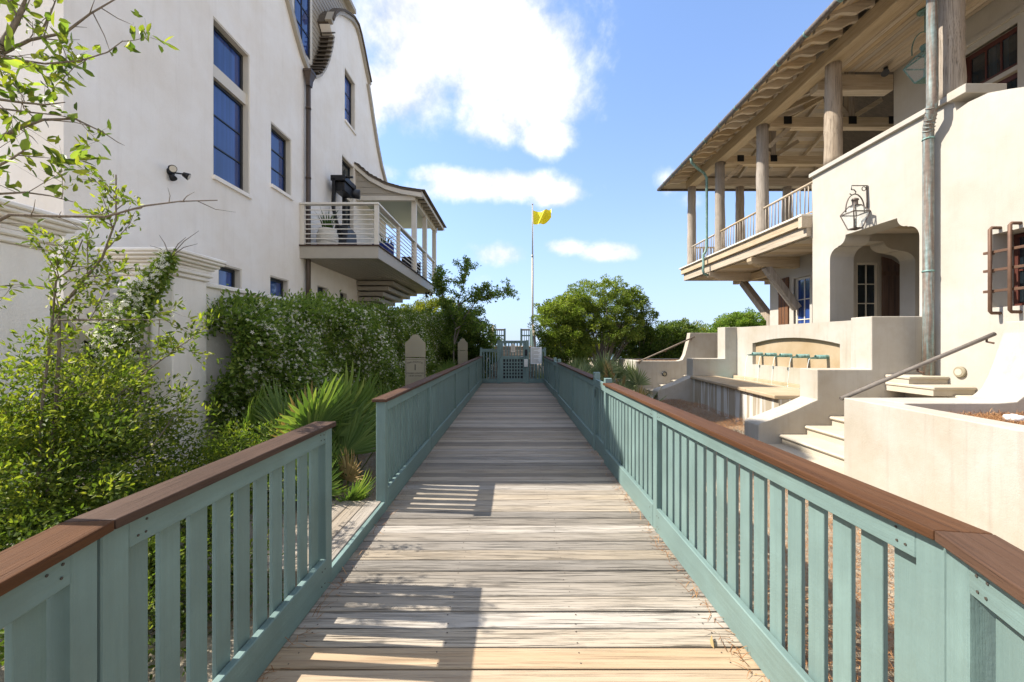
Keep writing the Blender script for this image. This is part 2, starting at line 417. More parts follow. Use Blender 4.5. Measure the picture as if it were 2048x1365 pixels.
M['sea'] = make_sea()
def make_basin():
    t = NT('limewashed_basin_wall'); st = t.noise(t.coords((3.2, 3.2, .16)), 1.5, 4, .55, .3); n = t.noise(t.coords(), 30, 5); k = t.noise(t.coords(), 3, 5)
    col = t.ramp(st, [(.40, (.52, .51, .47)), (.47, (.50, .47, .42)), (.50, (.30, .25, .18)), (.62, (.34, .29, .22))])
    col = t.mix(t.rng(k, .4, .8, 0, .3), col, (.42, .38, .30)); t.bump(n, .4, .006)
    return t.fin(col, .85, .15)
M['basin'] = make_basin()
def make_ground():
    t = NT('sand_and_litter'); n = t.noise(t.coords(), .5, 6, .6); f = t.noise(t.coords(), 30, 6, .7)
    col = t.ramp(n, [(.35, (.30, .25, .18)), (.55, (.40, .35, .27)), (.72, (.20, .17, .11))])
    col = t.mix(t.rng(f, .4, .7, 0, .5), col, (.16, .11, .07)); t.bump(f, .8, .03)
    return t.fin(col, .95, .1)
M['ground'] = make_ground()
def make_needle():
    t = NT('pine_needles'); a = t.N.new('ShaderNodeAttribute'); a.attribute_name = 'lv'
    return t.fin(t.ramp(a.outputs['Fac'], [(0, (.10, .045, .02)), (.5, (.27, .125, .05)), (1, (.46, .27, .12))]), .7, .2)
M['needle'] = make_needle()
M['bark'] = m_wood('grey_bark', (.18, .145, .11), (.26, .215, .165), (.08, .062, .045), axis=2, rough=.9, bs=.8, gscale=2, rnd=.2)
M['leaf_yaupon'] = m_leaf('yaupon_leaf', (.024, .044, .008), (.098, .138, .021), (.32, .32, .042), .44)
M['leaf_jas'] = m_leaf('jasmine_leaf', (.042, .084, .017), (.175, .245, .052), (.36, .39, .095), .40)
M['leaf_tree'] = m_leaf('tree_leaf', (.045, .088, .017), (.135, .205, .038), (.31, .36, .08), .45)
M['leaf_myrtle'] = m_leaf('wax_myrtle_leaf', (.045, .072, .013), (.150, .200, .038), (.33, .34, .075), .42)
M['leaf_oak'] = m_leaf('scrub_oak_leaf', (.022, .045, .009), (.085, .130, .024), (.21, .25, .05), .36)
M['leaf_gold'] = m_leaf('yellow_green_leaf', (.05, .065, .008), (.16, .175, .022), (.36, .34, .045), .38)
M['palm'] = m_leaf('palmetto_blade', (.045, .085, .018), (.12, .18, .042), (.34, .36, .10), .30, .38)
M['palm_grey'] = m_leaf('silver_palmetto_blade', (.07, .105, .045), (.18, .22, .11), (.40, .39, .22), .28, .4)
M['palm_dry'] = m_leaf('dry_palmetto_blade', (.18, .11, .05), (.34, .22, .10), (.50, .38, .2), .25, .6)
def make_petal():
    t = NT('jasmine_petal'); t.fin((.86, .83, .68), .5, .2)
    tr = t.N.new('ShaderNodeBsdfTranslucent'); tr.inputs['Color'].default_value = (.8, .78, .6, 1)
    ms = t.N.new('ShaderNodeMixShader'); ms.inputs[0].default_value = .35
    t.L.new(t.b.outputs[0], ms.inputs[1]); t.L.new(tr.outputs[0], ms.inputs[2]); t.L.new(ms.outputs[0], t.N['Material Output'].inputs['Surface'])
    return t.m
M['petal'] = make_petal()

# ------------------------------------------------------------------ ground and sea
def sstep(a, b, x):
    t = np.clip((x - a) / (b - a), 0, 1); return t * t * (3 - 2 * t)
def gz(x, y):
    x = np.asarray(x, float); y = np.asarray(y, float)
    z = -0.15 - 0.27 * sstep(.9, 1.6, x)
    dune = sstep(16.8, 24, y) * (1 - sstep(30, 52, y))
    z = z + dune * (0.95 + .25 * np.sin(x * .45 + 1.0) * sstep(1.4, 4, np.abs(x))) * (1 - .55 * np.exp(-(x / 1.5) ** 2))
    z = z - 4.2 * sstep(34, 60, y)
    z = z + .03 * np.sin(x * 2.1 + y * 1.3) + .02 * np.sin(x * 4.7 - y * 3.1)
    return z
def build_ground():
    def axis(lo, hi, a, b, fine):
        return np.concatenate([np.linspace(lo, a, 14, endpoint=False), np.arange(a, b, fine), np.linspace(b, hi, 14)])
    xs = axis(-600, 600, -26, 26, .5); ys = axis(-600, 90, -8, 64, .5)
    X, Y = np.meshgrid(xs, ys); Z = gz(X, Y)
    nx, ny = len(xs), len(ys)
    v = np.stack([X, Y, Z], -1).reshape(-1, 3)
    i = np.arange(nx * ny).reshape(ny, nx)
    f = np.stack([i[:-1, :-1], i[:-1, 1:], i[1:, 1:], i[1:, :-1]], -1).reshape(-1, 4)
    me = bpy.data.meshes.new('ground'); me.from_pydata(v.tolist(), [], f.tolist())
    me.polygons.foreach_set('use_smooth', [True] * len(me.polygons)); me.materials.append(M['ground'])
    o = bpy.data.objects.new('ground', me); COL.objects.link(o); tag(o, 'sandy ground with leaf litter and low dune', kind='structure')
    sea = MB().add([(-30000, 44, -2.9), (30000, 44, -2.9), (30000, 38000, -2.9), (-30000, 38000, -2.9)], [(0, 1, 2, 3)]).build('sea', M['sea'], recalc=False)
    tag(sea, 'blue sea beyond the dune', kind='structure')
build_ground()

# ------------------------------------------------------------------ boardwalk
def build_boardwalk():
    bw = tag(empty('boardwalk', (0, 0, 0)), 'weathered timber boardwalk of crosswise planks', kind='structure')
    pitch = .1455; y = 2.0286 - 19 * pitch; k = 0
    while y < 16.3:
        yc = y + pitch / 2
        new = yc < 2.1
        r = random.Random(k * 13 + 5)
        w = round(pitch - .006 - r.random() * .007, 3)
        o = piece('plank', (2.50, round(w, 3), .036), (r.uniform(-.010, .010), yc, -.018 + r.uniform(-.0025, .0015)), M['plank_new'] if new else M['plank'], bw,
                  rot=(r.uniform(-.010, .010), r.uniform(-.0008, .0008), r.uniform(-.0012, .0012)), ch=.004)
        if abs(yc - 2.1) < .08: o.data = cbox_mesh((2.50, round(w, 3), .036), M['plank_new'], .004)
        y += pitch; k += 1
    for x in (-1.1, -.37, .37, 1.1): span('joist', x - .02, x + .02, -.8, 16.4, -.24, -.042, M['landing'], bw)
    # nail heads, two at every joist in the planks close by
    nb = MB(); y = 2.0286
    while y < 7.5:
        for x in (-1.12, -.38, .36, 1.10):
            for dy in (.035, .11):
                c = (x + random.uniform(-.02, .02), y + dy + random.uniform(-.008, .008), .0005)
                nb.lathe(c, [(.0045, 0), (.004, .0012), (.0001, .0012)], 6)
        y += pitch
    nb.build('nail_heads', M['pipe'], bw)['kind'] = 'stuff'
    ld = tag(empty('landing', (-2.6, 3.3, 0)), 'raised timber landing of lengthwise boards', kind='structure')
    x = -1.258
    while x > -4.4:
        piece('board', (.134, 1.20, .034), (x - .068, 3.33, .083 + random.uniform(-.002, .002)), M['landing'], ld, ch=.004); x -= .139
    span('fascia', -1.256, -1.222, 2.72, 3.915, -.06, .092, M['green_h'], ld)
    span('joist', -4.35, -1.27, 2.80, 2.84, -.25, .062, M['landing'], ld); span('joist', -4.35, -1.27, 3.80, 3.84, -.25, .062, M['landing'], ld)
build_boardwalk()

# ------------------------------------------------------------------ railings
def railing(label, p0, p1, posts, out, cap=(0.0, 0.0), tall=(), ptop=1.05, group='sage green railings along the boardwalk', pitch=.131, m0=None, m1=None):
    """p0 -> p1 in plan; posts = distances along; out = +1/-1: which way the outer side lies (turned from the direction)"""
    p0 = Vector((p0[0], p0[1], 0)); p1 = Vector((p1[0], p1[1], 0)); d = (p1 - p0).normalized(); Ln = (p1 - p0).length
    n = Vector((d.y, -d.x, 0)) * out; ang = math.atan2(d.y, d.x) - math.pi / 2      # local y runs along d
    T = thing('boardwalk_railing', p0, label, 'railing', group)
    def P(name, a, b, n0, n1, z0, z1, mat, ch=.003):
        c = p0 + d * (a + b) / 2 + n * (n0 + n1) / 2 + Vector((0, 0, (z0 + z1) / 2))
        return piece(name, (abs(n1 - n0), b - a, z1 - z0), c, mat, T, (0, 0, ang), ch)
    for k, s in enumerate(posts):
        P('post', s - .0445, s + .0445, 0, .089, -.32, tall[k] if k < len(tall) and tall[k] else ptop, M['green'], .004)
    for a, b in zip(posts[:-1], posts[1:]):
        a += .0445; b -= .0445
        P('top_rail', a, b, .001, .039, .958, 1.048, M['green_h'])
        P('bottom_rail', a, b, -.004, .036, .004, .205, M['green_h'], .005)
        m = max(1, round((b - a) / pitch)); st = (b - a) / m
        for j in range(m):
            c = a + st * (j + .5); r = random.uniform(-.002, .002)
            P('picket', c - .0445 + r, c + .0445 + r, .040, .059, .06 + random.uniform(-.004, .004), 1.03, M['green'], .002)
    if p0.y < 2:                                  # nail heads in the boards close by
        nb = MB(); rr = random.Random(int(p0.x * 100))
        for s0, s1 in zip(posts[:-1], posts[1:]):
            for q in (s0 + .075, s1 - .075, s0 + .11, s1 - .11):
                for z in (.985, 1.022, .06, .15):
                    c = p0 + d * (q + rr.uniform(-.008, .008)) + n * (-.0005 if z > .5 else -.0055) + Vector((0, 0, z + rr.uniform(-.006, .006)))
                    if rr.random() < .75: nb.tube([c + n * .002, c - n * .0008], .0042, 7)
        nb.build('nail_heads', M['ink'], T)['kind'] = 'stuff'
    a, b = posts[0] + cap[0], posts[-1] + cap[1]
    m = max(1, round((b - a) / 3.3)); st = (b - a) / m
    for j in range(m):
        lo, hi = a + st * j + .0015, a + st * (j + 1) - .0015
        if (m0 and j == 0) or (m1 and j == m - 1):         # mitred end where two runs meet at an angle
            f0 = (lambda q: m0[0] - q * math.tan(m0[1]) + .0015) if m0 and j == 0 else (lambda q: lo)
            f1 = (lambda q: m1[0] + q * math.tan(m1[1]) - .0015) if m1 and j == m - 1 else (lambda q: hi)
            pl = [(-.028, f0(-.028)), (.116, f0(.116)), (.116, f1(.116)), (-.028, f1(-.028))]
            g = MB().prism(pl, lambda q, s, z: tuple(p0 + d * s + n * q + Vector((0, 0, z))), 1.051, 1.083).build('cap', M['cap'], T, bevel=.004)
            g.data.transform(Matrix.Rotation(-ang, 4, 'Z') @ Matrix.Translation(-p0)); g.location = p0; g.rotation_euler = (0, 0, ang)
            continue
        P('cap', a + st * j + .0015, a + st * (j + 1) - .0015, -.028, .116, 1.051, 1.083, M['cap'], .005)
    return T
def rail_section():
    X = 1.22
    railing('sage green railing with brown cap, near left, ending at the landing', (-X, 1.26), (-X, 2.70), [0, 1.46], -1, (-.033, .05), m0=(-.033, math.radians(5.33)))
    railing('sage green railing at bottom left corner, angled inwards', (-X + .28 + .03, -.42), (-X + .006, 1.195), [0, 1.605], -1, (-.1, .07), m1=(1.675, math.radians(5.33)))
    railing('long sage green railing past the landing, running up to the beach gate', (-X, 3.96), (-X, 16.2), [0, 2.1, 4.9, 7.6, 9.95, 12.24], -1, (-.085, .0))
    railing('sunlit sage green railing with brown cap, right side, nearest long run', (X, 1.20), (X, 5.46), [0, 2.33, 4.26], 1, (-.043, -.02), tall=(0, 0, 1.14), m0=(-.043, math.radians(9.7)))
    railing('sage green railing at bottom right corner, angled inwards', (X - .40, .02), (X - .006, 1.14), [0, 1.16], 1, (-.1, .045), m1=(1.205, math.radians(9.7)))
    railing('shaded sage green railing on the right, beyond the side gate', (X, 6.19), (X, 11.2), [0, 2.36, 5.0], 1, (.05, -.05), tall=(1.17, 0, 1.17))
    railing('short shaded railing on the right, next to the beach gate', (X, 12.3), (X, 16.2), [0, 2.0, 3.9], 1, (.05, 0), tall=(1.17, 0, 0))
    for (y0, y1, lab) in ((5.515, 6.13, 'narrow sage green side gate between two posts, half in sun'), (11.26, 12.24, 'narrow shaded side gate far down the right railing')):
        T = thing('side_gate', (X, y0, 0), lab, 'gate', 'side gates in the right railing')
        span('top_rail', X + .004, X + .045, y0, y1, .96, 1.07, M['green_h'], T)
        span('bottom_rail', X + .004, X + .045, y0, y1, .03, .24, M['green_h'], T)
        for ys in (y0 + .03, y1 - .03): span('stile', X + .046, X + .075, ys - .03, ys + .03, .03, 1.06, M['green'], T)
        m = max(3, round((y1 - y0) / .12)); st = (y1 - y0) / m
        for j in range(m): span('picket', X + .048, X + .066, y0 + st * (j + .5) - .04, y0 + st * (j + .5) + .04, .05, 1.05, M['green'], T, .002)
        span('hinge', X - .002, X + .004, y1 - .03, y1 - .005, .80, .92, M['black'], T, 0)
rail_section()

# ------------------------------------------------------------------ gate to the beach
def beach_gate():
    Y = 16.35
    T = thing('beach_gate', (0, Y, 0), 'sage green gate with lattice lower half at the end of the boardwalk', 'gate')
    g, gh = M['green'], M['green_h']
    for x in (-.57, .57): span('gate_post', x - .065, x + .065, Y - .06, Y + .07, -.3, 1.72, g, T)
    for s in (-1, 1):
        x = s * .455; span('stile', x - .06, x + .06, Y - .03, Y + .03, .03, 1.70, g, T)
        xo = s * 1.27; span('end_post', xo - .045, xo + .045, Y - .045, Y + .045, -.3, 1.42, g, T)
        x0, x1 = (.64, 1.22) if s > 0 else (-1.22, -.64)
        span('panel_rail', x0, x1, Y - .03, Y + .03, 1.25, 1.37, gh, T); span('panel_rail', x0, x1, Y - .03, Y + .03, .02, .18, gh, T)
        for k in range(5):
            xc = x0 + .06 + (x1 - x0 - .12) * k / 4; span('panel_picket', xc - .025, xc + .025, Y - .012, Y + .008, .17, 1.26, g, T, .002)
    span('door_rail', -.395, .395, Y - .028, Y + .028, 1.59, 1.70, gh, T)
    span('door_rail', -.395, .395, Y - .028, Y + .028, .96, 1.08, gh, T)
    span('door_rail', -.395, .395, Y - .028, Y + .028, .04, .19, gh, T)
    for k in range(1, 7):
        x = -.395 + .79 * k / 7; span('lattice_bar', x - .024, x + .024, Y - .014, Y + .004, .185, 1.60, g, T, .002)
    for k in range(1, 6):
        z = .19 + .77 * k / 6; span('lattice_bar', -.395, .395, Y + .0045, Y + .018, z - .022, z + .022, g, T, .002)
    span('dark_backing', -.39, .39, Y + .030, Y + .034, .19, .96, M['black'], T, 0)  # plain black sheet set behind the lattice to darken its gaps
    lv = MB(); lv.tube([(.40, Y - .03, 1.07), (.40, Y - .08, 1.07), (.28, Y - .085, 1.05)], .012, 8); lv.build('lever_handle', M['steel'], T)
    span('lock_box', .44, .585, Y - .12, Y - .062, .66, .96, M['steel'], T); span('keypad', .475, .57, Y - .10, Y - .066, 1.10, 1.35, M['black'], T)
    cb = MB(); cb.tube([at(1004, 697, Y - .07), at(1003, 712, Y - .07), at(996, 724, Y - .075), at(994, 745, Y - .07)], .006, 6); cb.build('cable', M['pipe'], T)
    ns = thing('notice_board', (.92, Y - .05, .75), 'white printed notice on the panel right of the beach gate', 'sign')
    span('board', .70, 1.14, Y - .05, Y - .035, .77, 1.44, M['paper'], ns)
    for k in range(22):
        z = 1.39 - k * .027; w = random.uniform(.26, .38) if k not in (3, 9, 15) else .1
        span('text_line', .73, .73 + w, Y - .053, Y - .0505, z - .0045, z + .0045, M['ink_soft'], ns, 0)
    pq = thing('gate_plaque', (0, Y - .03, 1.2), 'small pale pointed plaque hung on the upper bars of the beach gate', 'sign')
    pm = lambda a, b, d: (a, Y - .032 + d, b)
    MB().prism([(-.085, 1.24), (.085, 1.24), (.085, 1.52), (.05, 1.55), (0, 1.60), (-.05, 1.55), (-.085, 1.52)], pm, 0, .012).build('plate', M['trim'], pq)
    for k in range(6): span('text_line', -.05, .05, Y - .0355, Y - .033, 1.30 + k * .036, 1.312 + k * .036, M['ink_soft'], pq, 0)
beach_gate()

# ------------------------------------------------------------------ stairs over the dune
def dune_stairs():
    T = thing('dune_stairs', (0, 17.4, 0), 'timber stairs rising over the dune behind the beach gate', 'stairs')
    span('lower_deck', -1.2, 1.2, 16.5, 17.7, -.04, .0, M['plank'], T)
    n = 8
    for k in range(n):
        z = .18 * (k + 1); y = 17.7 + .29 * k
        span('tread', -.95, .95, y - .02, y + .30, z - .04, z, M['plank'], T); span('riser', -.94, .94, y, y + .02, z - .18, z - .041, M['plank'], T)
    span('platform', -.95, .95, 20.04, 23.4, 1.36, 1.44, M['plank'], T)
    for s in (-1, 1):
        b = MB(); b.bar((s * .99, 17.6, 1.02), (s * .99, 20.2, 2.48), .12, .04); b.build('hand_rail', M['landing'], T)
        b = MB(); b.bar((s * .99, 17.6, .90), (s * .99, 20.2, 2.36), .04, .1); b.build('stair_rail', M['green_h'], T)
        for k in range(14):
            y = 17.75 + k * .18; z0 = .05 + (y - 17.6) * .56; span('baluster', s * .99 - .01, s * .99 + .01, y - .035, y + .035, z0, z0 + .90, M['green'], T, .002)
        for y in (17.6, 20.2, 23.35): span('post', s * .99 - .045, s * .99 + .045, y - .045, y + .045, -.3, 1.05 if y < 18 else 2.40, M['green'], T)
        span('side_rail', s * .99 - .02, s * .99 + .02, 20.25, 23.3, 2.28, 2.38, M['green_h'], T)
        for k in range(18): y = 20.36 + k * .165; span('baluster', s * .99 - .01, s * .99 + .01, y - .035, y + .035, 1.46, 2.29, M['green'], T, .002)
        x0, x1 = (.46, .945) if s > 0 else (-.945, -.46)
        span('end_rail', x0, x1, 23.3, 23.34, 2.30, 2.40, M['landing'], T); span('end_rail', x0, x1, 23.3, 23.34, 1.98, 2.06, M['green_h'], T)
        span('end_post', s * .46 - .045, s * .46 + .045, 23.28, 23.37, 1.36, 2.42, M['green'], T)
        for k in range(4): xc = x0 + .06 + (x1 - x0 - .12) * k / 3; span('baluster', xc - .02, xc + .02, 23.31, 23.33, 1.46, 2.31, M['green'], T, .002)
dune_stairs()

# ------------------------------------------------------------------ signs and flag
def walkover_sign(X, Y, w, label, full):
    T = thing('walkover_sign', (X, Y, float(gz(X, Y))), label, 'sign', 'stone coloured signs beside the boardwalk')
    h = w / 2; m = lambda a, b, d: (X + a, Y + d, b)
    top = [(-h, 1.335), (h, 1.335), (h, 1.60), (h * .98, 1.622)]
    for k in range(1, 6):
        t = k / 6; top.append((h * (.98 - .46 * t), 1.622 + .085 * t ** 1.8))
    for k in range(0, 9):
        a = math.pi * k / 8; top.append((h * .44 * math.cos(a), 1.712 + .062 * math.sin(a)))
    top += [(-x, z) for x, z in reversed(top[3:9])] + [(-h, 1.60)]
    MB().prism(top, m, 0, .035).build('upper_slab', M['sign'], T, bevel=.003)
    span('lower_slab', X - h, X + h, Y, Y + .035, .5, 1.318, M['sign'], T, .004)
    for s in (-1, 1): span('leg', X + s * h * .7 - .03, X + s * h * .7 + .03, Y + .04, Y + .09, -.4, 1.5, M['sign'], T)
    if full:
        for z in (1.295, ): span('border', X - h * .9, X + h * .9, Y - .002, Y - .0005, z - .003, z + .003, M['ink'], T, 0)
        for s in (-1, 1): span('border', X + s * h * .91 - .003, X + s * h * .91 + .003, Y - .002, Y - .0005, .95, 1.295, M['ink'], T, 0)
        word = 'WALKOVER'
        for k, ch in enumerate(word):
            a = (k - 3.5) / 3.5; text('letter', ch, .052, (X + a * .132, Y - .002, 1.245 - .022 * a * a), M['ink'], T)
        text('numeral', 'I', .165, (X, Y - .002, 1.135), M['ink'], T, sx=1.1)
        text('lettering', 'OWNERS COURTESY', .036, (X, Y - .002, 1.025), M['ink'], T)
        text('lettering', 'USE BY OTHERS', .036, (X, Y - .002, .975), M['ink'], T)
        for k, (z, ww) in enumerate(((1.655, .19), (1.61, .12), (1.565, .16), (1.525, .26), (1.495, .22), (1.46, .2), (1.43, .1), (1.395, .22))):
            x = X - ww / 2
            while x < X + ww / 2 - .01:
                l = random.uniform(.014, .04); span('inscription', x, min(x + l, X + ww / 2), Y - .002, Y - .0005, z - .007, z + .007, M['ink_soft'], T, 0); x += l + .008
    else:
        for k in range(5): span('inscription', X - .11, X + .11, Y - .002, Y - .0005, 1.42 + k * .05, 1.43 + k * .05, M['ink_soft'], T, 0)
walkover_sign(-1.885, 7.9, .39, 'tall sand coloured sign lettered WALKOVER I in front of the jasmine hedge', True)
walkover_sign(-1.89, 15.4, .37, 'smaller sand coloured sign half hidden by palm leaves near the beach gate', False)

def flag():
    Y, X = 24.0, 1.14; z0 = float(gz(X, Y)) - .2
    T = thing('flagpole', (X, Y, z0), 'tall slim flagpole beside the dune stairs', 'flagpole')
    b = MB(); b.tube([(X, Y, z0), (X, Y, 6.7)], .05, 10); b.build('lower_pole', M['pole'], T)
    b = MB(); b.tube([(X, Y, 6.7), (X, Y, 9.7)], [.034, .026], 10); b.build('upper_pole', M['pole'], T)
    b = MB(); b.lathe((X, Y, 9.68), [(.001, 0), (.05, .02), (.05, .06), (.001, .09)], 10); b.build('finial', M['pole'], T)
    b = MB(); b.tube([(X, Y, 6.62), (X, Y, 6.76)], .062, 10); b.build('collar', M['pole'], T)
    b = MB(); b.tube([(X + .05, Y - .05, 1.6), (X + .055, Y - .05, 6.0), (X + .03, Y - .03, 9.6)], .008, 5); b.build('halyard', M['pole'], T)
    nx, nz = 28, 16; vs = []; fs = []
    for j in range(nz + 1):
        for i in range(nx + 1):
            u = i / nx; v = j / nz
            x = X + .04 + 1.05 * u + .05 * u * (1 - v); z = 9.36 - .80 * v * (1 - .15 * u) - .10 * math.sin(u * 2.9) + .24 * u * u
            y = Y + .26 * u ** .7 * math.sin(u * 8.0 + v * 2.6) + .08 * math.sin(u * 17 + v * 5) * u + .12 * u
            vs.append((x, y, z + .02 * math.sin(u * 11 + v * 3)))
    for j in range(nz):
        for i in range(nx): a = j * (nx + 1) + i; fs.append((a, a + 1, a + nx + 2, a + nx + 1))
    o = MB().add(vs, fs, True).build('flag', M['yellow'], recalc=False); tag(o, 'bright yellow flag flying from the flagpole', 'flag')
flag()

# ------------------------------------------------------------------ generic window
def window(parent, m, a0, a1, b0, b1, depth, frame, glass, hb=(), vb=(), fw=.06, curtain=False, sill=None, name='window'):
    """m(a, b, d): a along the wall, b up, d into the wall from its face; recessed by depth"""
    b = MB()
    b.mbox(m, a0, a0 + fw, b0, b1, depth, depth + .07); b.mbox(m, a1 - fw, a1, b0, b1, depth, depth + .07)
    b.mbox(m, a0 + fw, a1 - fw, b0, b0 + fw, depth, depth + .07); b.mbox(m, a0 + fw, a1 - fw, b1 - fw, b1, depth, depth + .07)
    w = b.build(name, frame, parent)
    MB().mbox(m, a0 + fw, a1 - fw, b0 + fw, b1 - fw, depth + .03, depth + .042).build('pane', glass, w)
    for h in hb:
        z = b0 + fw + (b1 - b0 - 2 * fw) * h
        MB().mbox(m, a0 + fw, a1 - fw, z - .014, z + .014, depth + .012, depth + .029).build('glazing_bar', frame, w)
    for h in vb:
        a = a0 + fw + (a1 - a0 - 2 * fw) * h
        MB().mbox(m, a - .014, a + .014, b0 + fw, b1 - fw, depth + .008, depth + .0285).build('glazing_bar', frame, w)
    if sill is not None:
        MB().mbox(m, a0 - .05, a1 + .05, b0 - .075, b0, -.05, depth).build('sill', sill, w)
    return w

# ------------------------------------------------------------------ white gabled house on the left
HX = -5.7
def white_house():
    H = thing('white_house', (HX, 12, -.2), 'tall white stucco house with curved gables on the left', 'house')
    hm = lambda a, b, d: (HX - d, a, b)
    g1 = [(5.2, 7.7), (5.6, 7.82), (6.0, 8.06), (6.35, 8.45), (6.65, 8.95), (6.9, 9.5), (7.15, 10.1), (7.45, 10.75), (7.8, 11.2), (8.3, 11.45), (8.8, 11.45), (9.3, 11.2), (9.8, 10.75), (10.25, 10.2), (10.7, 9.62), (11.0, 9.30), (11.37, 9.04)]
    g2a = [(11.75, 9.20), (12.1, 9.5), (12.4, 9.9), (12.65, 10.35), (12.85, 10.85), (12.97, 11.3)]
    g2b = [(12.74, 11.52), (12.9, 11.85), (13.2, 12.2), (13.6, 12.5), (14.1, 12.78), (14.45, 12.95), (14.85, 13.0), (15.1, 12.85), (15.45, 12.5), (15.8, 12.1), (16.15, 11.75)]
    g2c = [(15.95, 11.68), (16.3, 11.1), (16.65, 10.5), (17.1, 9.8), (17.6, 9.2), (18.1, 8.8), (18.4, 8.6)]
    outer = [(5.2, -1.0)] + g1 + g2a + g2b + g2c + [(18.4, -1.0)]
    wins = [(7.79, 8.88, 4.80, 7.83), (9.65, 10.55, 5.35, 6.83), (13.89, 14.81, 9.18, 10.96), (13.67, 14.7, 4.27, 7.9),
            (7.93, 8.62, 2.2, 3.16), (9.62, 10.43, 2.2, 3.2), (11.95, 12.6, 2.3, 3.3), (13.5, 14.1, 2.3, 3.3)]
    holes = [[(a, c), (b, c), (b, d), (a, d)] for a, b, c, d in wins]
    MB().holed(outer, holes, hm, 0, .32).build('side_wall', M['white'], H)
    MB().box(HX - 9, HX - .321, 5.2, 5.5, -1, 7.55).build('end_wall', M['white'], H)
    # windows: reveal lining in trim paint, sill, dark frame, blue glass
    def lining(a0, a1, b0, b1):
        b = MB(); t = .03
        b.mbox(hm, a1 - t, a1 - .001, b0, b1, .012, .20); b.mbox(hm, a0 + .001, a0 + t, b0, b1, .012, .20)
        b.mbox(hm, a0 + t, a1 - t, b1 - t, b1 - .001, .012, .20)
        b.build('window_lining', M['trim'], H)
    for k, (a0, a1, b0, b1) in enumerate(wins):
        lining(a0, a1, b0, b1)
        i0, i1, t1 = a0 + .031, a1 - .031, b1 - .031
        sill = M['white']
        if k == 0:
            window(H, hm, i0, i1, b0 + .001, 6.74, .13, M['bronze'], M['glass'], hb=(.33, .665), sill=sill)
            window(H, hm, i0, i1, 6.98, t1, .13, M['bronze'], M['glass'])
            MB().mbox(hm, i0, i1, 6.742, 6.978, .06, .2).build('transom_bar', M['trim'], H)
        elif k == 3:
            window(H, hm, i0, i1, b0 + .001, 6.6, .13, M['bronze'], M['glass_dk'], hb=(.3, .62), name='door')
            window(H, hm, i0, i1, 6.72, t1, .13, M['bronze'], M['glass_dk'])
            MB().mbox(hm, i0, i1, 6.602, 6.718, .06, .2).build('transom_bar', M['trim'], H)
        else:
            window(H, hm, i0, i1, b0 + .001, t1, .13, M['bronze'], M['glass'] if k in (1, 2, 4, 5) else M['glass_dk'], hb=(.33, .67) if k in (1, 2) else (), sill=sill if k < 4 else None)
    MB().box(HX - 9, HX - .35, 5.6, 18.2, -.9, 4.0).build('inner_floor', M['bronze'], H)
    # roofs run back from the gable edge; a trim board follows the edge
    def roof(prof, name='roof', th=.10, x1=HX - .02):
        b = MB()
        for (a, z), (a2, z2) in zip(prof[:-1], prof[1:]):
            d = Vector((a2 - a, z2 - z)); nrm = Vector((-d.y, d.x)).normalized() * th
            vs = [(HX - 9, a, z), (x1, a, z), (x1, a2, z2), (HX - 9, a2, z2)]
            vs += [(x, y + nrm.x, zz + nrm.y) for x, y, zz in vs]
            b.add(vs, [(0, 3, 2, 1), (4, 5, 6, 7), (0, 1, 5, 4), (1, 2, 6, 5), (2, 3, 7, 6), (3, 0, 4, 7)])
        r = b.build(name, M['roof'], H); return r
    def trim(prof, w=.13, proud=.10, mat='taupe'):
        b = MB(); n = len(prof); inn = []; out = []
        for i, (a, z) in enumerate(prof):
            p = Vector(prof[max(i - 1, 0)]); q = Vector(prof[min(i + 1, n - 1)]); d = (q - p).normalized(); nr = Vector((-d.y, d.x))
            inn.append(Vector((a, z)) - nr * .02); out.append(Vector((a, z)) + nr * w)
        for i in range(n - 1):
            vs = [hm(p.x, p.y, dd) for dd in (.10, -proud) for p in (inn[i], inn[i + 1], out[i + 1], out[i])]
            b.add(vs, [(0, 1, 2, 3), (4, 7, 6, 5), (0, 4, 5, 1), (1, 5, 6, 2), (2, 6, 7, 3), (3, 7, 4, 0)])
        return b.build('gable_trim', M[mat], H)
    for prof in (g1, g2b, g2c): roof(prof, th=.07); trim(prof)
    roof(g2a, th=.03, x1=HX - .05); trim(g2a, .045, .06)
    trim(g2b, .05, .15, 'roof').location = (0, 0, .125)
    # shingle courses showing at the flared foot of the far gable
    for k in range(12):
        t = .12 + .88 * k / 11; f = t * (len(g2a) - 1); i = min(int(f), len(g2a) - 2); u = f - i
        a = g2a[i][0] * (1 - u) + g2a[i + 1][0] * u; z = g2a[i][1] * (1 - u) + g2a[i + 1][1] * u
        piece('shingle_course', (.42, .17, .035), (HX - .13, a - .06, z + .075), M['roof'], H, (math.radians(10 + 30 * t), 0, 0))
    # weatherboarded dormer standing behind the gables
    dx = HX - .34
    MB().box(dx - 3, dx - .05, 10.95, 15.2, 8.6, 13.9).build('dormer_wall', M['taupe'], H)
    z = 8.7
    while z < 13.9:
        piece('siding_board', (.022, 4.25, .19), (dx - .035, 13.08, z + .09), M['taupe'], H, (0, math.radians(-5), 0), .002); z += .165
    dm = lambda a, b, d: (dx - d, a, b)
    b = MB(); b.mbox(dm, 11.15, 11.27, 9.85, 13.2, -.03, .04); b.mbox(dm, 12.16, 12.28, 9.85, 13.2, -.03, .04); b.mbox(dm, 11.27, 12.16, 9.85, 9.97, -.03, .04); b.mbox(dm, 11.27, 12.16, 13.08, 13.2, -.03, .04)
    b.build('dormer_casing', M['trim'], H)
    window(H, dm, 11.27, 12.16, 9.97, 13.08, -.02, M['bronze'], M['glass'], hb=(.2, .4, .6, .8), vb=(.5,))
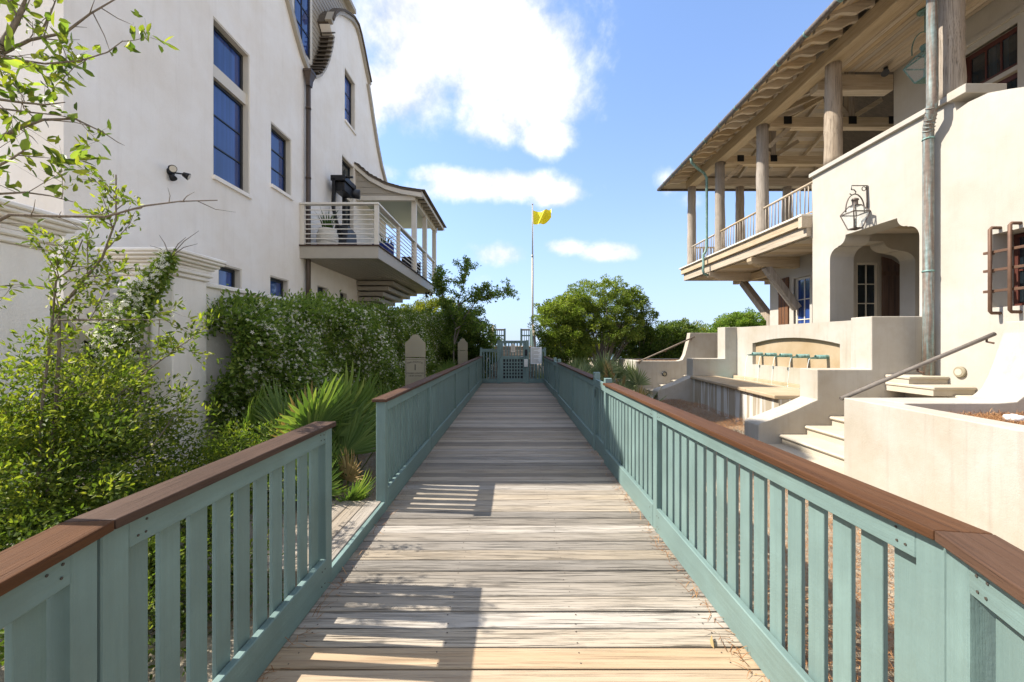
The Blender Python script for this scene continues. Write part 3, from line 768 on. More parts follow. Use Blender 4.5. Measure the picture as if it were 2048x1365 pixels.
    b = MB(); b.bar((dx + .08, 15.3, 13.95), (dx + .08, 10.9, 13.95), .22, .16); b.bar((dx + .02, 15.22, 13.9), (dx + .02, 15.22, 9.0), .12, .12); b.build('dormer_trim', M['taupe'], H)
    # leader head and pipe
    b = MB(); px, py = HX + .10, 11.22
    b.tube([(px, py, 9.02), (px, py, 3.9), (px, py, 1.5)], .062, 12); dp = b.build('downspout', M['pipe'], H)
    b = MB(); b.add([(px + sx * w, py + sy * w, z) for z, w in ((8.62, .072), (8.8, .09), (8.95, .135), (8.97, .15), (9.03, .15)) for sx, sy in ((-.5, -1), (1, -1), (1, 1), (-.5, 1))],
          [(i * 4 + k, i * 4 + (k + 1) % 4, i * 4 + 4 + (k + 1) % 4, i * 4 + 4 + k) for i in range(4) for k in range(4)] + [(16, 17, 18, 19)]); b.build('leader_head', M['pipe'], dp)
    for z in (8.0, 6.1): 
        b = MB(); b.tube([(px, py, z), (px, py, z + .05)], .072, 12); b.build('pipe_strap', M['pipe'], dp)
    # ---- balcony
    Y0, Y1, XB, FZ = 10.95, 18.95, -3.6, 4.23
    span('balcony_floor', HX + .002, XB + .04, Y0 - .04, Y1 + .04, FZ - .035, FZ, M['cap'], H)
    span('balcony_fascia', HX + .002, XB, Y0, Y0 + .06, FZ - .36, FZ - .037, M['taupe'], H); span('balcony_fascia', XB - .06, XB, Y0 + .061, Y1, FZ - .36, FZ - .037, M['taupe'], H)
    span('balcony_fascia', HX + .002, XB, Y1 + .001, Y1 + .05, FZ - .36, FZ - .037, M['taupe'], H)
    for k in range(15):
        x = HX + .07 + .137 * k; span('soffit_board', x - .062, x + .062, Y0 + .063, Y1 - .002, FZ - .335, FZ - .315, M['taupe'], H, .006)
    xr = XB - .055
    posts = [(HX + .06, Y0 + .05), (xr, Y0 + .05), (xr, 13.07), (xr, 15.1), (xr, 16.9), (xr, 18.85)]
    for i, (x, y) in enumerate(posts): span('balcony_post', x - .055, x + .055, y - .045, y + .045, FZ + .001, FZ + 1.08, M['trim'], H)
    span('balcony_top_rail', HX + .005, xr + .075, Y0 - .03, Y0 + .13, FZ + 1.081, FZ + 1.13, M['railw'], H); span('balcony_top_rail', xr - .075, xr + .075, Y0 + .132, 18.9, FZ + 1.081, FZ + 1.13, M['railw'], H)
    for (p, q) in zip(posts[:-1], posts[1:]):
        for k in range(8):
            z = FZ + .05 + k * .128
            if p[1] == q[1]: span('balcony_bar', p[0] + .056, q[0] - .056, p[1] - .012, p[1] + .012, z - .012, z + .012, M['railw'], H)
            else: span('balcony_bar', xr - .012, xr + .012, p[1] + .046, q[1] - .046, z - .012, z + .012, M['railw'], H)
    # porch roof over the far part
    for y in (15.0, 16.8, 18.85): span('porch_post', xr - .085, xr + .085, y - .085 + .17, y + .085 + .17, FZ + 1.131 if y < 0 else FZ + .002, 6.78, M['trim'], H)
    span('porch_beam', xr - .08, xr + .08, 14.86, 19.3, 6.78, 7.0, M['trim'], H); span('porch_beam', HX + .003, xr - .082, 14.86, 15.0, 6.78, 6.95, M['trim'], H)
    prof = [(-5.698, 8.05), (-5.2, 7.62), (-4.6, 7.30), (-4.0, 7.13), (-3.28, 7.02)]
    pm = lambda a, b, d: (a, d, b)
    MB().prism(prof[:-1] + [(-3.62, 7.06), (-3.62, 6.96), (-5.698, 6.96)], pm, 14.86, 14.93).build('porch_gable', M['taupe'], H)
    top = [(a, b + .07) for a, b in prof]
    MB().prism(prof + list(reversed(top)), pm, 14.72, 19.55).build('porch_roof', M['roof'], H)
    MB().prism([(a, b - .16) for a, b in prof] + [(a, b - .003) for a, b in reversed(prof)], pm, 14.74, 14.855).build('barge_board', M['trim'], H)
    for k in range(4):
        z = 7.02 + .22 * k; xe = -3.7 - (.75, 1.25, 1.6, 1.8)[k]
        if xe > HX + .1: span('gable_board', HX + .004, xe, 14.845, 14.857, z, z + .205, M['taupe'], H, .003)
    span('porch_ceiling', HX + .004, xr - .09, 15.01, 19.2, 6.955, 6.985, M['haint'], H)
    for k in range(11): span('rafter_tail', xr + .085, -3.30, 15.05 + .43 * k - .03, 15.05 + .43 * k + .03, 6.90, 7.0, M['taupe'], H)
    span('eave_board', -3.295, -3.27, 14.74, 19.55, 6.94, 7.06, M['trim'], H)
    for j, n in enumerate(range(16)): 
        t = n / 15; x = -5.6 + 2.35 * t; zz = np.interp(x, [p[0] for p in prof], [p[1] for p in prof]) + .085
        piece('porch_shingle', (.18, 4.86, .03), (x, 17.13, float(zz)), M['roof'], H, (0, math.radians(24 - 20 * t), 0))
    # slatted tiers tapering in under the balcony
    for i in range(6):
        z1 = 3.86 - .19 * i; x1 = -4.35 - .20 * i
        span('slat_tier', HX + .003, x1, 14.9 + .05 * i, 18.6 - .45 * i, z1 - .145, z1, M['taupe'], H, .01)
    MB().box(HX + .004, -5.42, 15.3, 16.1, 2.8, 3.868).build('tier_core', M['bronze'], H)
    # mouldings: none; plant pot and things on the balcony are things of their own
white_house()

def balcony_things():
    FZ = 4.231
    T = thing('plant_pot', (-5.25, 11.6, FZ), 'white woven planter with spiky leaves behind the balcony rail', 'plant pot')
    b = MB(); b.lathe((-5.25, 11.6, FZ), [(.001, 0), (.20, 0), (.255, .12), (.285, .28), (.275, .44), (.24, .54), (.25, .56), (.25, .585), (.22, .585), (.21, .50), (.001, .50)], 28); p = b.build('pot', M['pot'], T)
    for k in range(6):
        z = FZ + .08 + .075 * k; r = (.245, .27, .287, .288, .283, .268)[k]; b = MB(); b.tube([(-5.25 + r * math.cos(t), 11.6 + r * math.sin(t), z + .012 * (-1) ** j) for j, t in enumerate(np.linspace(0, 2 * math.pi, 37))], .008, 5); b.build('weave_band', M['pot'], p)
    b = MB(); r = random.Random(3)
    for k in range(46):
        a = r.uniform(0, 6.28); l = r.uniform(.35, .75); s = r.uniform(.1, .55); w = .014
        base = Vector((-5.25 + .1 * math.cos(a), 11.6 + .1 * math.sin(a), FZ + .5)); dr = Vector((math.cos(a), math.sin(a), 0)); sd_ = Vector((-math.sin(a), math.cos(a), 0)) * w
        q = base + dr * l * s * .4 + Vector((0, 0, l * .6)); e = base + dr * l * s * 1.1 + Vector((0, 0, l * .92))
        b.add([base - sd_, base + sd_, q + sd_, q - sd_, e], [(0, 1, 2, 3), (3, 2, 4)])
    b.build('leaves', M['palm'], T, recalc=False)
    # black machine with arms on the wall
    T = thing('black_apparatus', (-5.4, 13.0, FZ), 'black metal apparatus with two curved arms against the wall above the balcony', 'machine')
    MB().box(-5.55, -5.1, 12.45, 13.35, 6.55, 6.72).build('head_plate', M['black'], T, bevel=.02)
    MB().box(-5.5, -5.15, 12.55, 13.25, 6.28, 6.548).build('motor_box', M['black'], T, bevel=.02)
    b = MB(); b.tube([(-5.3, 13.26, 6.45), (-4.98, 13.34, 6.43)], .15, 14); b.build('drum', M['bronze'], T)
    b = MB(); b.tube([(-5.1, 12.5, 6.66), (-4.88, 12.5, 6.66)], .035, 8); b.build('lever', M['black'], T)
    for y in (12.5, 13.3):
        b = MB(); b.bar((-5.45, y, 6.6), (-5.48, y, 5.75), .09, .10, (0, 1, 0)); b.bar((-5.48, y, 5.75), (-5.40, y, 5.35), .08, .09, (0, 1, 0)); b.bar((-5.40, y, 5.35), (-5.25, y + .05, 4.9), .08, .09, (0, 1, 0)); b.build('arm', M['black'], T)
    MB().prism([(12.4, FZ), (13.5, FZ), (13.3, 5.15), (12.65, 5.25)], lambda a, c, d: (-5.5 + d, a, c), 0, .42).build('base_cabinet', M['bronze'], T, bevel=.02)
    # blue seat and dark chairs further along
    T = thing('lounge_chair', (-4.6, 14.2, FZ), 'navy blue upholstered lounge chair seen through the balcony bars', 'chair')
    span('seat', -5.0, -4.25, 13.9, 14.6, FZ + .2, FZ + .45, M['blue'], T, .04); span('backrest', -5.0, -4.25, 14.5, 14.68, FZ + .46, FZ + .92, M['blue'], T, .04)
    for x in (-5.0, -4.37): span('arm_rest', x, x + .12, 13.9, 14.49, FZ + .451, FZ + .62, M['blue'], T, .03)
    for x in (-4.95, -4.35):
        for y in (13.95, 14.55): span('leg', x, x + .05, y, y + .05, FZ, FZ + .2, M['bronze'], T)
    for k, y in enumerate((16.1, 17.3)):
        T = thing('dining_chair', (-4.25, y, FZ), ('black porch chair beside the middle balcony post', 'black porch chair at the far end of the balcony')[k], 'chair', 'black chairs on the balcony')
        span('seat', -4.5, -4.0, y, y + .5, FZ + .38, FZ + .45, M['black'], T, .02); span('backrest', -4.5, -4.0, y + .44, y + .5, FZ + .46, FZ + .86, M['black'], T, .02)
        for x in (-4.5, -4.05):
            for yy in (y, y + .44): span('leg', x, x + .05, yy, yy + .05, FZ, FZ + .379, M['black'], T)
    T = thing('potted_palm', (-4.9, 15.6, FZ), 'leafy potted palm under the balcony porch', 'plant')
    b = MB(); b.lathe((-4.9, 15.6, FZ), [(.001, 0), (.18, 0), (.24, .4), (.22, .42), (.001, .38)], 18); b.build('pot', M['pot'], T)
    b = MB(); r = random.Random(5)
    for k in range(70):
        a = r.uniform(0, 6.28); l = r.uniform(.6, 1.35); s = r.uniform(.15, .7); w = .02
        base = Vector((-4.9, 15.6, FZ + .38)); dr = Vector((math.cos(a), math.sin(a), 0)); sd_ = Vector((-math.sin(a), math.cos(a), 0)) * w
        q = base + dr * l * s * .45 + Vector((0, 0, l * .75)); e = base + dr * l * s * 1.1 + Vector((0, 0, l * .85))
        b.add([base, q + sd_, q - sd_, e], [(0, 1, 2), (2, 1, 3)])
    b.build('leaves', M['palm'], T, recalc=False)
    def flood(loc, label, s=1.0, out=(1, 0)):
        T = thing('flood_light', loc, label, 'light', 'black security lights')
        L0 = Vector(loc); ox = Vector((out[0], out[1], 0))
        b = MB(); b.tube([L0, L0 + ox * .06 * s], .085 * s, 14); b.build('mount', M['black'], T)
        for k, sy in enumerate((-1, 1)):
            sdv = Vector((-out[1], out[0], 0)) * sy
            a = L0 + ox * .07 * s + sdv * .06 * s; c = a + ox * .10 * s + sdv * .12 * s + Vector((0, 0, .02 * s))
            b = MB(); b.tube([L0 + ox * .05 * s, a, c], .018 * s, 8); b.build('neck', M['black'], T)
            b = MB(); b.tube([c, c + ox * .10 * s + sdv * .05 * s - Vector((0, 0, .05 * s))], [.05 * s, .085 * s], 14); hd = b.build('lamp_head', M['black'], T)
            e = c + ox * .102 * s + sdv * .051 * s - Vector((0, 0, .051 * s))
            b = MB(); b.tube([e, e + (ox * .10 + sdv * .05 - Vector((0, 0, .05))) * .03 * s], .07 * s, 14); b.build('lens', M['trim'], hd)
        b = MB(); b.tube([L0 + ox * .03 * s - Vector((0, 0, .06 * s)), L0 + ox * .10 * s - Vector((0, 0, .17 * s))], [.05 * s, .075 * s], 12); b.build('sensor', M['black'], T)
    flood((HX + .002, 6.80, 4.45), 'black twin headed security light on the white wall left of the tall window', .72)
    flood((-3.95, 18.5, 3.82), 'small black security light under the far corner of the balcony', .9)
balcony_things()

# ------------------------------------------------------------------ garden wall, pillars and side gate on the left
def garden_wall():
    GX = -4.5
    T = thing('garden_wall', (GX, 12, -.2), 'white stucco garden wall behind the jasmine hedge', 'wall')
    span('wall', GX - .32, GX - .06, 6.01, 17.5, -.6, 2.44, M['white'], T, .006); span('coping', GX - .36, GX - .02, 6.01, 17.5, 2.441, 2.51, M['white'], T, .012)
    def pillar(y0, y1, label):
        T = thing('gate_pillar', (GX - .31, (y0 + y1) / 2, -.2), label, 'pillar', 'white gate pillars')
        x0, x1 = GX - .66, GX + .02
        span('shaft', x0, x1, y0, y1, -.6, 2.50, M['white'], T, .012)
        z = 2.502
        for e, h in ((.03, .06), (.06, .05), (.045, .05), (.075, .04), (.12, .045), (.16, .04), (.18, .05)):
            span('cap_moulding', x0 - e, x1 + e, y0 - e, y1 + e, z, z + h - .001, M['white'], T, .012); z += h
    pillar(5.40, 6.00, 'white stucco gate pillar with moulded cap and climbing jasmine')
    pillar(3.36, 3.98, 'white stucco gate pillar at the far left edge of the picture')
    T = thing('garden_gate', (GX - .3, 4.7, 0), 'taupe wooden garden gate with swooping top between the white pillars', 'gate')
    m = lambda a, b, d: (GX - .36 + d, a, b)
    top = []
    for k in range(15):
        t = k / 14; top.append((4.04 + 1.32 * t, 2.42 - .98 * math.sin(math.pi * .5 * min(1, t * 1.25)) ** .8 + (.10 * max(0, t - .8) / .2)))
    poly = [(4.04, .14)] + top + [(5.36, .14)]
    MB().prism(poly, m, 0, .05).build('panel', M['taupe'], T)
    b = MB()
    for k, ((a, z), (a2, z2)) in enumerate(zip(top[:-1], top[1:])): b.bar((GX - .335, a, z), (GX - .335, a2, z2), .09 + .004 * (k % 2), .05 + .003 * (k % 2), (1, 0, 0))
    b.build('top_moulding', M['taupe'], T)
    b = MB(); b.tube([(GX - .34, 4.06, 2.40), (GX - .30, 4.06, 2.40)], .09, 16); b.build('scroll', M['taupe'], T)
    for k in range(8): a = 4.12 + .165 * k; span('batten', GX - .309, GX - .29, a - .07, a + .07, .16, 1.25, M['taupe'], T)
    span('jamb', GX - .42, GX - .28, 5.365, 5.395, -.1, 2.4, M['taupe'], T)
    span('latch', GX - .30, GX - .262, 5.18, 5.26, .95, 1.15, M['black'], T)
garden_wall()

# ------------------------------------------------------------------ cream villa on the right
VX = 8.0
def corbel(y_in, y_out, sgn):
    """points from the jamb foot of the springing up to the flat top: (offset along, z)"""
    pts = [(y_out, 3.71)]
    d = y_out - y_in
    for k in range(1, 7):
        a = math.pi / 2 * k / 6; pts.append((y_out - d * .52 * (1 - math.cos(a)), 3.71 + .26 * math.sin(a)))
    pts.append((y_out - d * .52, 3.99)); pts.append((y_out - d * .56, 3.99))
    for k in range(1, 6):
        a = math.pi / 2 * k / 5; pts.append((y_out - d * .56 - d * .44 * math.sin(a), 3.99 + .22 * (1 - math.cos(a))))
    return pts
def lantern(name, c, r, h, label, arm, mat, cat='lantern', group='copper lanterns on the villa'):
    T = thing(name, c, label, cat, group); c = Vector(c)
    r0, r1 = r * .48, r
    def ring(z, w): return [c + Vector((sx * w, sy * w, z)) for sx, sy in ((-1, -1), (1, -1), (1, 1), (-1, 1))]
    bot, top, pk = ring(0, r0), ring(h * .52, r1), ring(h * .78, r * .42)
    b = MB()
    for k in range(4):
        k2 = (k + 1) % 4
        for p, q in ((bot[k], bot[k2]), (top[k], top[k2]), (bot[k], top[k]), (top[k], pk[k]), (pk[k], pk[k2])): b.bar(p, q, .022, .022)
    b.build('frame', mat, T)
    for k in range(4):
        k2 = (k + 1) % 4
        MB().add([bot[k], bot[k2], top[k2], top[k]], [(0, 1, 2, 3)]).build('pane', M['lamp_glass'], T, recalc=False)
        MB().add([top[k], top[k2], pk[k2], pk[k]], [(0, 1, 2, 3)]).build('pane', M['lamp_glass'], T, recalc=False)
    b = MB(); b.lathe(c, [(.001, h * .77), (r * .42, h * .78), (r * .30, h * .84), (r * .30, h * .95), (r * .40, h * .97), (r * .34, h * 1.02), (.001, h * 1.06)], 16); b.build('chimney', mat, T)
    b = MB(); b.tube([c + Vector((0, 0, .01)), c + Vector((0, 0, h * .34))], .03, 8); b.build('burner', mat, T)
    MB().box(c.x - r0, c.x + r0, c.y - r0, c.y + r0, c.z - .015, c.z + .006).build('floor_plate', mat, T)
    b = MB()
    for path, rr in arm: b.tube(path, rr, 8)
    b.build('bracket', mat, T)
    return T
def log_column(x, y, z0, z1, r, parent, seed):
    rr = random.Random(seed); pts = []; rad = []
    n = 14
    for k in range(n + 1):
        t = k / n; pts.append((x + rr.uniform(-.006, .006), y + rr.uniform(-.006, .006), z0 + (z1 - z0) * t)); rad.append(r * (1.06 - .14 * t) * rr.uniform(.965, 1.03))
    return MB().tube(pts, rad, 18).build('log_column', M['porch_z'], parent)

def villa():
    V = thing('cream_villa', (VX, 10, 0), 'cream stucco villa with a deep timber porch on the right', 'house')
    vm = lambda a, b, d: (VX + d, a, b)
    FZ = 5.06
    left = corbel(9.86, 10.35, 1); right = corbel(8.54, 8.07, -1)
    arch = [(8.07, .9), (10.35, .9)] + left + list(reversed(right))
    outer = [(2.0, -1), (10.95, -1), (10.95, 6.02), (7.44, 6.02), (7.40, 5.80), (7.2, 5.84), (6.9, 5.82), (6.6, 5.70), (6.2, 5.52), (5.6, 5.36), (2.0, 5.3)]
    MB().holed(outer, [arch, [(5.75, 2.2), (6.84, 2.2), (6.84, 3.42), (5.75, 3.42)]], vm, 0, .6).build('front_wall', M['cream'], V)
    span('parapet_cap', VX - .07, VX + .64, 7.47, 11.0, 6.021, 6.13, M['cream'], V, .008); span('cap_end', VX - .11, VX + .62, 7.15, 7.465, 5.98, 6.14, M['cream'], V, .008)
    # recessed window with iron grille
    window(V, vm, 5.76, 6.83, 2.21, 3.41, .34, M['mahog'], M['glass_dk'], hb=(.5,), vb=(.33, .66))
    # passage behind the arch
    span('passage_floor', VX - .0, 12.4, 8.52, 11.89, .80, 1.0, M['stone'], V); span('passage_floor', VX + .61, 11.0, 7.0, 8.515, .80, 1.0, M['stone'], V)
    pm = lambda a, b, d: (a, 10.5 + d, b)
    rc = corbel(9.5, 10.3, 1)
    hole = [(8.66, 1.001), (10.3, 1.001)] + rc + [(8.66, 4.21)]
    MB().holed([(8.605, 1.0), (11.2, 1.0), (11.2, 4.60), (8.605, 4.60)], [hole], pm, 0, .42).build('inner_arch', M['cream'], V)
    span('passage_wall', 10.9, 11.1, 6.9, 10.499, 1.0, 4.45, M['cream'], V); span('passage_wall', 8.61, 10.89, 6.9, 7.1, 1.0, 4.45, M['cream'], V)
    for k in range(14): span('passage_ceiling_board', 8.61, 10.88, 7.12 + .24 * k, 7.12 + .24 * k + .225, 4.40, 4.44, M['porch_x'], V)
    span('picture_frame', 10.86, 10.895, 9.6, 9.95, 2.5, 3.1, M['bronze'], V)
    # corner under the balcony
    wm_ = lambda a, b, d: (a, 11.9 + d, b)
    MB().holed([(9.4, .9), (12.4, .9), (12.4, 4.45), (9.4, 4.45)], [[(9.98, 1.0), (10.62, 1.0), (10.62, 3.95), (9.98, 3.95)]], wm_, 0, .3).build('porch_end_wall', M['cream'], V)
    window(V, wm_, 9.985, 10.615, 1.01, 3.945, .05, M['trim'], M['glass_dk'], hb=(.2, .4, .6, .8), vb=(.5,), name='glazed_door')
    def shutter(m, a0, a1, z0, z1, arch_):
        s = [(a0, z0), (a1, z0), (a1, z1 - arch_), (a0 + (a1 - a0) * .5, z1 - arch_ * .3), (a0, z1)]
        sh = MB().prism(s, m, 0, .04).build('shutter', M['shutter'], V)
        for z in (z0 + .3, z1 - .55): MB().mbox(m, a0 + .01, a1 - .01, z, z + .12, -.025, -.001).build('batten', M['shutter'], sh)
        w = (a1 - a0) / 3
        for k in (1, 2): MB().mbox(m, a0 + w * k - .006, a0 + w * k + .006, z0, z1 - arch_, -.004, -.0005).build('board_joint', M['bronze'], sh)
    shutter(lambda a, b, d: (a, 11.84 + d, b), 10.68, 11.2, 1.0, 4.1, .25)
    rm = lambda a, b, d: (9.4 + d, a, b)
    MB().holed([(12.201, .9), (15.0, .9), (15.0, 4.45), (12.201, 4.45)], [[(12.95, 1.0), (13.7, 1.0), (13.7, 3.75), (12.95, 3.75)]], rm, 0, .3).build('recessed_wall', M['cream'], V)
    window(V, rm, 12.955, 13.695, 1.01, 3.745, .06, M['trim'], M['glass'], hb=(.25, .5, .75), vb=(.5,))
    b = MB(); b.mbox(rm, 13.70, 13.80, 1.0, 3.85, -.03, .02); b.mbox(rm, 12.85, 12.95, 1.0, 3.85, -.03, .02); b.mbox(rm, 12.95, 13.70, 3.75, 3.85, -.03, .02); b.build('window_casing', M['cream'], V)
    shutter(lambda a, b, d: (9.35 + d, a, b), 13.95, 14.45, 1.0, 3.85, .02)
    span('far_wall', 9.701, 13, 14.7, 15.0, .9, 4.45, M['cream'], V)
    # balcony deck
    span('balcony_nosing', 7.70, 13.5, 10.96, 19.05, 5.0, FZ, M['trim'], V, .01)
    span('balcony_fascia', 7.77, 13.4, 10.97, 18.98, 4.76, 4.998, M['porch'], V, .008); span('balcony_fascia', 7.86, 13.3, 10.98, 18.88, 4.46, 4.758, M['porch'], V, .008)
    span('fascia_block', 7.72, 8.0, 10.96, 11.10, 4.70, 4.995, M['porch'], V)
    for k in range(22):
        y = 11.12 + .35 * k; span('soffit_board', 7.98, 13.2, y - .165, y + .165, 4.425, 4.455, M['porch_x'], V, .006)
    for y in (13.55, 16.4):
        prof = [(7.80, 4.40), (7.80, 4.30), (7.86, 4.22), (8.0, 4.20), (8.08, 4.14), (8.3, 4.11), (9.39 if y < 15 else 11, 4.08), (9.39 if y < 15 else 11, 4.42), (7.84, 4.42)]
        MB().prism(prof, lambda a, b, d: (a, d, b), y - .13, y + .13).build('bracket_beam', M['porch_x'], V)
    b = MB(); b.bar((8.35, 13.55, 4.12), (9.38, 13.55, 2.75), .2, .24, (0, 1, 0)); b.build('brace', M['porch_z'], V)
    for x in (9.55, 10.9):
        b = MB(); b.bar((x, 15.02, 2.35), (x, 17.0, 4.1), .22, .24, (1, 0, 0)); b.build('brace', M['porch_z'], V)
        b = MB(); b.bar((x, 15.0, 4.24), (x, 17.6, 4.24), .22, .26); b.build('bracket_beam', M['porch'], V)
        if x < 10: span('brace_foot', x - .13, x + .13, 15.0, 15.25, 1.0, 2.6, M['porch_z'], V)
    # columns
    cols = [18.7, 16.15, 13.4]
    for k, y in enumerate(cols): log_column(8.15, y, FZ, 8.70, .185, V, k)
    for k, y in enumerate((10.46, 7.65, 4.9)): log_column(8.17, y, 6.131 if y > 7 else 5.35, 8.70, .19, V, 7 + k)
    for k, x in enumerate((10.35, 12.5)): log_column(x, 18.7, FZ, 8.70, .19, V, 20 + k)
    # stick balustrade
    def balustrade(a, b_, along_y, fixed):
        n = max(2, int((b_ - a) / .15)); 
        q = lambda s, z: (fixed, s, z) if along_y else (s, fixed, z)
        MB().tube([q(a, FZ + .89), q((a + b_) / 2, FZ + .895), q(b_, FZ + .89)], .038, 8).build('hand_pole', M['porch'] if along_y else M['porch_x'], V)
        MB().tube([q(a, FZ + .1), q(b_, FZ + .1)], .022, 8).build('foot_pole', M['porch'] if along_y else M['porch_x'], V)
        for k in range(n):
            s = a + (b_ - a) * (k + .5) / n + random.uniform(-.012, .012)
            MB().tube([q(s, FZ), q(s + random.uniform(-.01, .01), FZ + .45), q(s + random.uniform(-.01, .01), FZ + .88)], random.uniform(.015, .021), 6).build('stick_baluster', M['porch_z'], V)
    balustrade(11.0, 13.22, True, 8.1); balustrade(13.58, 15.97, True, 8.1); balustrade(16.33, 18.52, True, 8.1); balustrade(8.33, 10.17, False, 18.7); balustrade(10.53, 12.32, False, 18.7)
    # beams
    span('eave_beam', 7.97, 8.32, 2.0, 18.88, 8.70, 9.08, M['porch'], V, .012); span('eave_beam', 8.322, 14.0, 18.52, 18.86, 8.70, 9.08, M['porch_x'], V, .012)
    span('header_beam', 8.322, 10.4, 11.2, 11.5, 8.52, 8.95, M['porch_x'], V, .012)
    for k in range(15):
        x = 8.33 + .137 * k; span('ceiling_board', x, x + .13, 2.0, 11.19, 9.0, 9.03, M['porch'], V, .006)
    # roof
    rs = .42; zr = lambda x: 8.86 + rs * (x - 6.9)
    def slab(pts, name, mat, t=.10):
        n = len(pts); vs = [Vector(p) for p in pts] + [Vector(p) + Vector((0, 0, t)) for p in pts]
        return MB().add(vs, [tuple(range(n)), tuple(reversed(range(n, 2 * n)))] + [(i, (i + 1) % n, n + (i + 1) % n, n + i) for i in range(n)]).build(name, mat, V)
    zt = 8.86 + rs * 4.4; E = 19.35; R = 11.3
    slab([(6.9, .5, 8.86), (6.9, E, 8.86), (R, E - 4.4, zt), (R, .5, zt)], 'roof', M['roof'])
    slab([(6.9, E, 8.86), (15.7, E, 8.86), (R, E - 4.4, zt)], 'roof', M['roof']); slab([(15.7, .5, 8.86), (15.7, E, 8.86), (R, E - 4.4, zt), (R, .5, zt)], 'roof', M['roof'])
    # roof boarding below the slopes
    n = 26
    for k in range(n):
        x = 6.95 + 4.3 * k / n; x2 = x + 4.3 / n - .006; ye = E - (x - 6.9) - .03
        a = MB(); vs = [(x, .6, zr(x) - .006), (x2, .6, zr(x2) - .006), (x2, ye - .1, zr(x2) - .006), (x, ye, zr(x) - .006)]
        vs += [(p, q, r - .02) for p, q, r in vs]; a.add(vs, [(0, 1, 2, 3), (7, 6, 5, 4), (0, 4, 5, 1), (1, 5, 6, 2), (2, 6, 7, 3), (3, 7, 4, 0)]); a.build('roof_board', M['porch'], V)
    for k in range(n):
        s = .05 + 4.3 * k / n; s2 = s + 4.3 / n - .006; z0, z1 = 8.86 + rs * s - .006, 8.86 + rs * s2 - .006
        a = MB(); vs = [(6.9 + s + .03, E - s, z0), (15.7 - s - .03, E - s, z0), (15.7 - s2 - .03, E - s2, z1), (6.9 + s2 + .03, E - s2, z1)]
        vs += [(p, q, r - .02) for p, q, r in vs]; a.add(vs, [(0, 1, 2, 3), (7, 6, 5, 4), (0, 4, 5, 1), (1, 5, 6, 2), (2, 6, 7, 3), (3, 7, 4, 0)]); a.build('roof_board', M['porch_x'], V)
    # shaped rafter tails
    prof = []
    for t in np.linspace(0, 1, 15):
        x = 6.98 + .99 * t; dep = .075 + .16 * (0.5 - 0.5 * math.cos(math.pi * min(1, max(0, (t - .18) / .5)))) - .035 * math.sin(math.pi * min(1, max(0, (t - .68) / .32))) + .03 * math.exp(-(t / .08) ** 2)
        prof.append((x, zr(x) - .028 - dep))
    poly = prof + [(7.97, zr(7.97) - .028), (6.98, zr(6.98) - .028)]
    base = MB().prism([(a, b) for a, b in poly], lambda a, b, d: (a, d, b), -.045, .045).build('rafter_tail', M['porch_x'], V)
    base.location = (0, 18.75, 0); y = 18.75 - .44
    while y > 2.5:
        o = base.copy(); COL.objects.link(o); o.location = (0, y, 0); y -= .44
    for k in range(8):
        x = 8.3 + .8 * k; o = MB(); o.bar((x, 18.9, 9.14), (x, E - .1, 8.93), .09, .13); o.build('rafter_tail', M['porch'], V)
    y = 17.9
    while y > 11.6:     # common rafters inside the open porch
        xe = min(R, 6.9 + (E - y)); b = MB(); b.bar((8.33, y, zr(8.33) - .11), (xe - .05, y, zr(xe - .05) - .11), .10, .16); b.build('rafter', M['porch_x'], V); y -= .85
    for x in (9.2, 10.2, 11.3, 12.4, 13.4):
        s = min(x - 6.9, 15.7 - x); b = MB(); b.bar((x, 18.5, 8.86 + rs * .85 - .11), (x, E - s + .05, 8.86 + rs * (s - .05) - .11), .10, .16); b.build('rafter', M['porch'], V)
    for sgn in (1, ):
        b = MB(); b.bar((7.9, E - 1.0, zr(7.9) - .14), (R, E - 4.4, zt - .14), .13, .2); b.build('hip_rafter', M['porch_x'], V)
    for y in (16.15, 13.4):
        span('tie_beam', 8.33, 14.2, y - .12, y + .12, 8.60, 8.93, M['porch_x'], V, .012)
        xk = 10.2 if y > 15 else 11.0
        span('king_post', xk - .10, xk + .10, y - .10, y + .10, 8.931, zr(xk) - .04, M['porch_z'], V)
        for s in (-1, 1):
            b = MB(); b.bar((xk + s * .1, y, 8.98), (xk + s * 1.0, y, 8.98 + .55 if s > 0 else zr(xk - 1.0) - .1), .14, .16, (0, 1, 0)); b.build('strut', M['porch_x'], V)
        b = MB(); b.bar((8.4, y, 8.05), (9.0, y, 8.62), .13, .15, (0, 1, 0)); b.build('knee_brace', M['porch_x'], V)
        for x in (8.9, xk, 12.3): span('iron_plate', x - .13, x + .13, y - .128, y - .1205, 8.70, 8.95, M['black'], V, 0)
    # upper wall with glazed door
    um = lambda a, b, d: (10.4 + d, a, b)
    MB().holed([(2.0, 4.9), (11.199, 4.9), (11.199, 9.4), (2.0, 9.4)], [[(8.42, 5.1), (9.50, 5.1), (9.50, 8.2), (8.42, 8.2)], [(4.0, 5.1), (6.2, 5.1), (6.2, 8.2), (4.0, 8.2)]], um, 0, .3).build('upper_wall', M['cream'], V)
    span('upper_floor', 8.605, 10.398, 2.0, 10.94, 4.9, FZ, M['porch'], V)
    span('upper_wall', 10.71, 13.0, 11.0, 11.199, 4.9, 9.4, M['cream'], V)
    b = MB(); b.mbox(um, 8.28, 8.42, 5.1, 8.34, -.04, .06); b.mbox(um, 9.50, 9.64, 5.1, 8.34, -.04, .06); b.mbox(um, 8.42, 9.50, 8.2, 8.34, -.04, .06); b.mbox(um, 8.2, 9.72, 8.341, 8.42, -.10, .06); b.mbox(um, 8.42, 9.5, 7.24, 7.34, -.02, .1); b.build('door_casing', M['cream'], V)
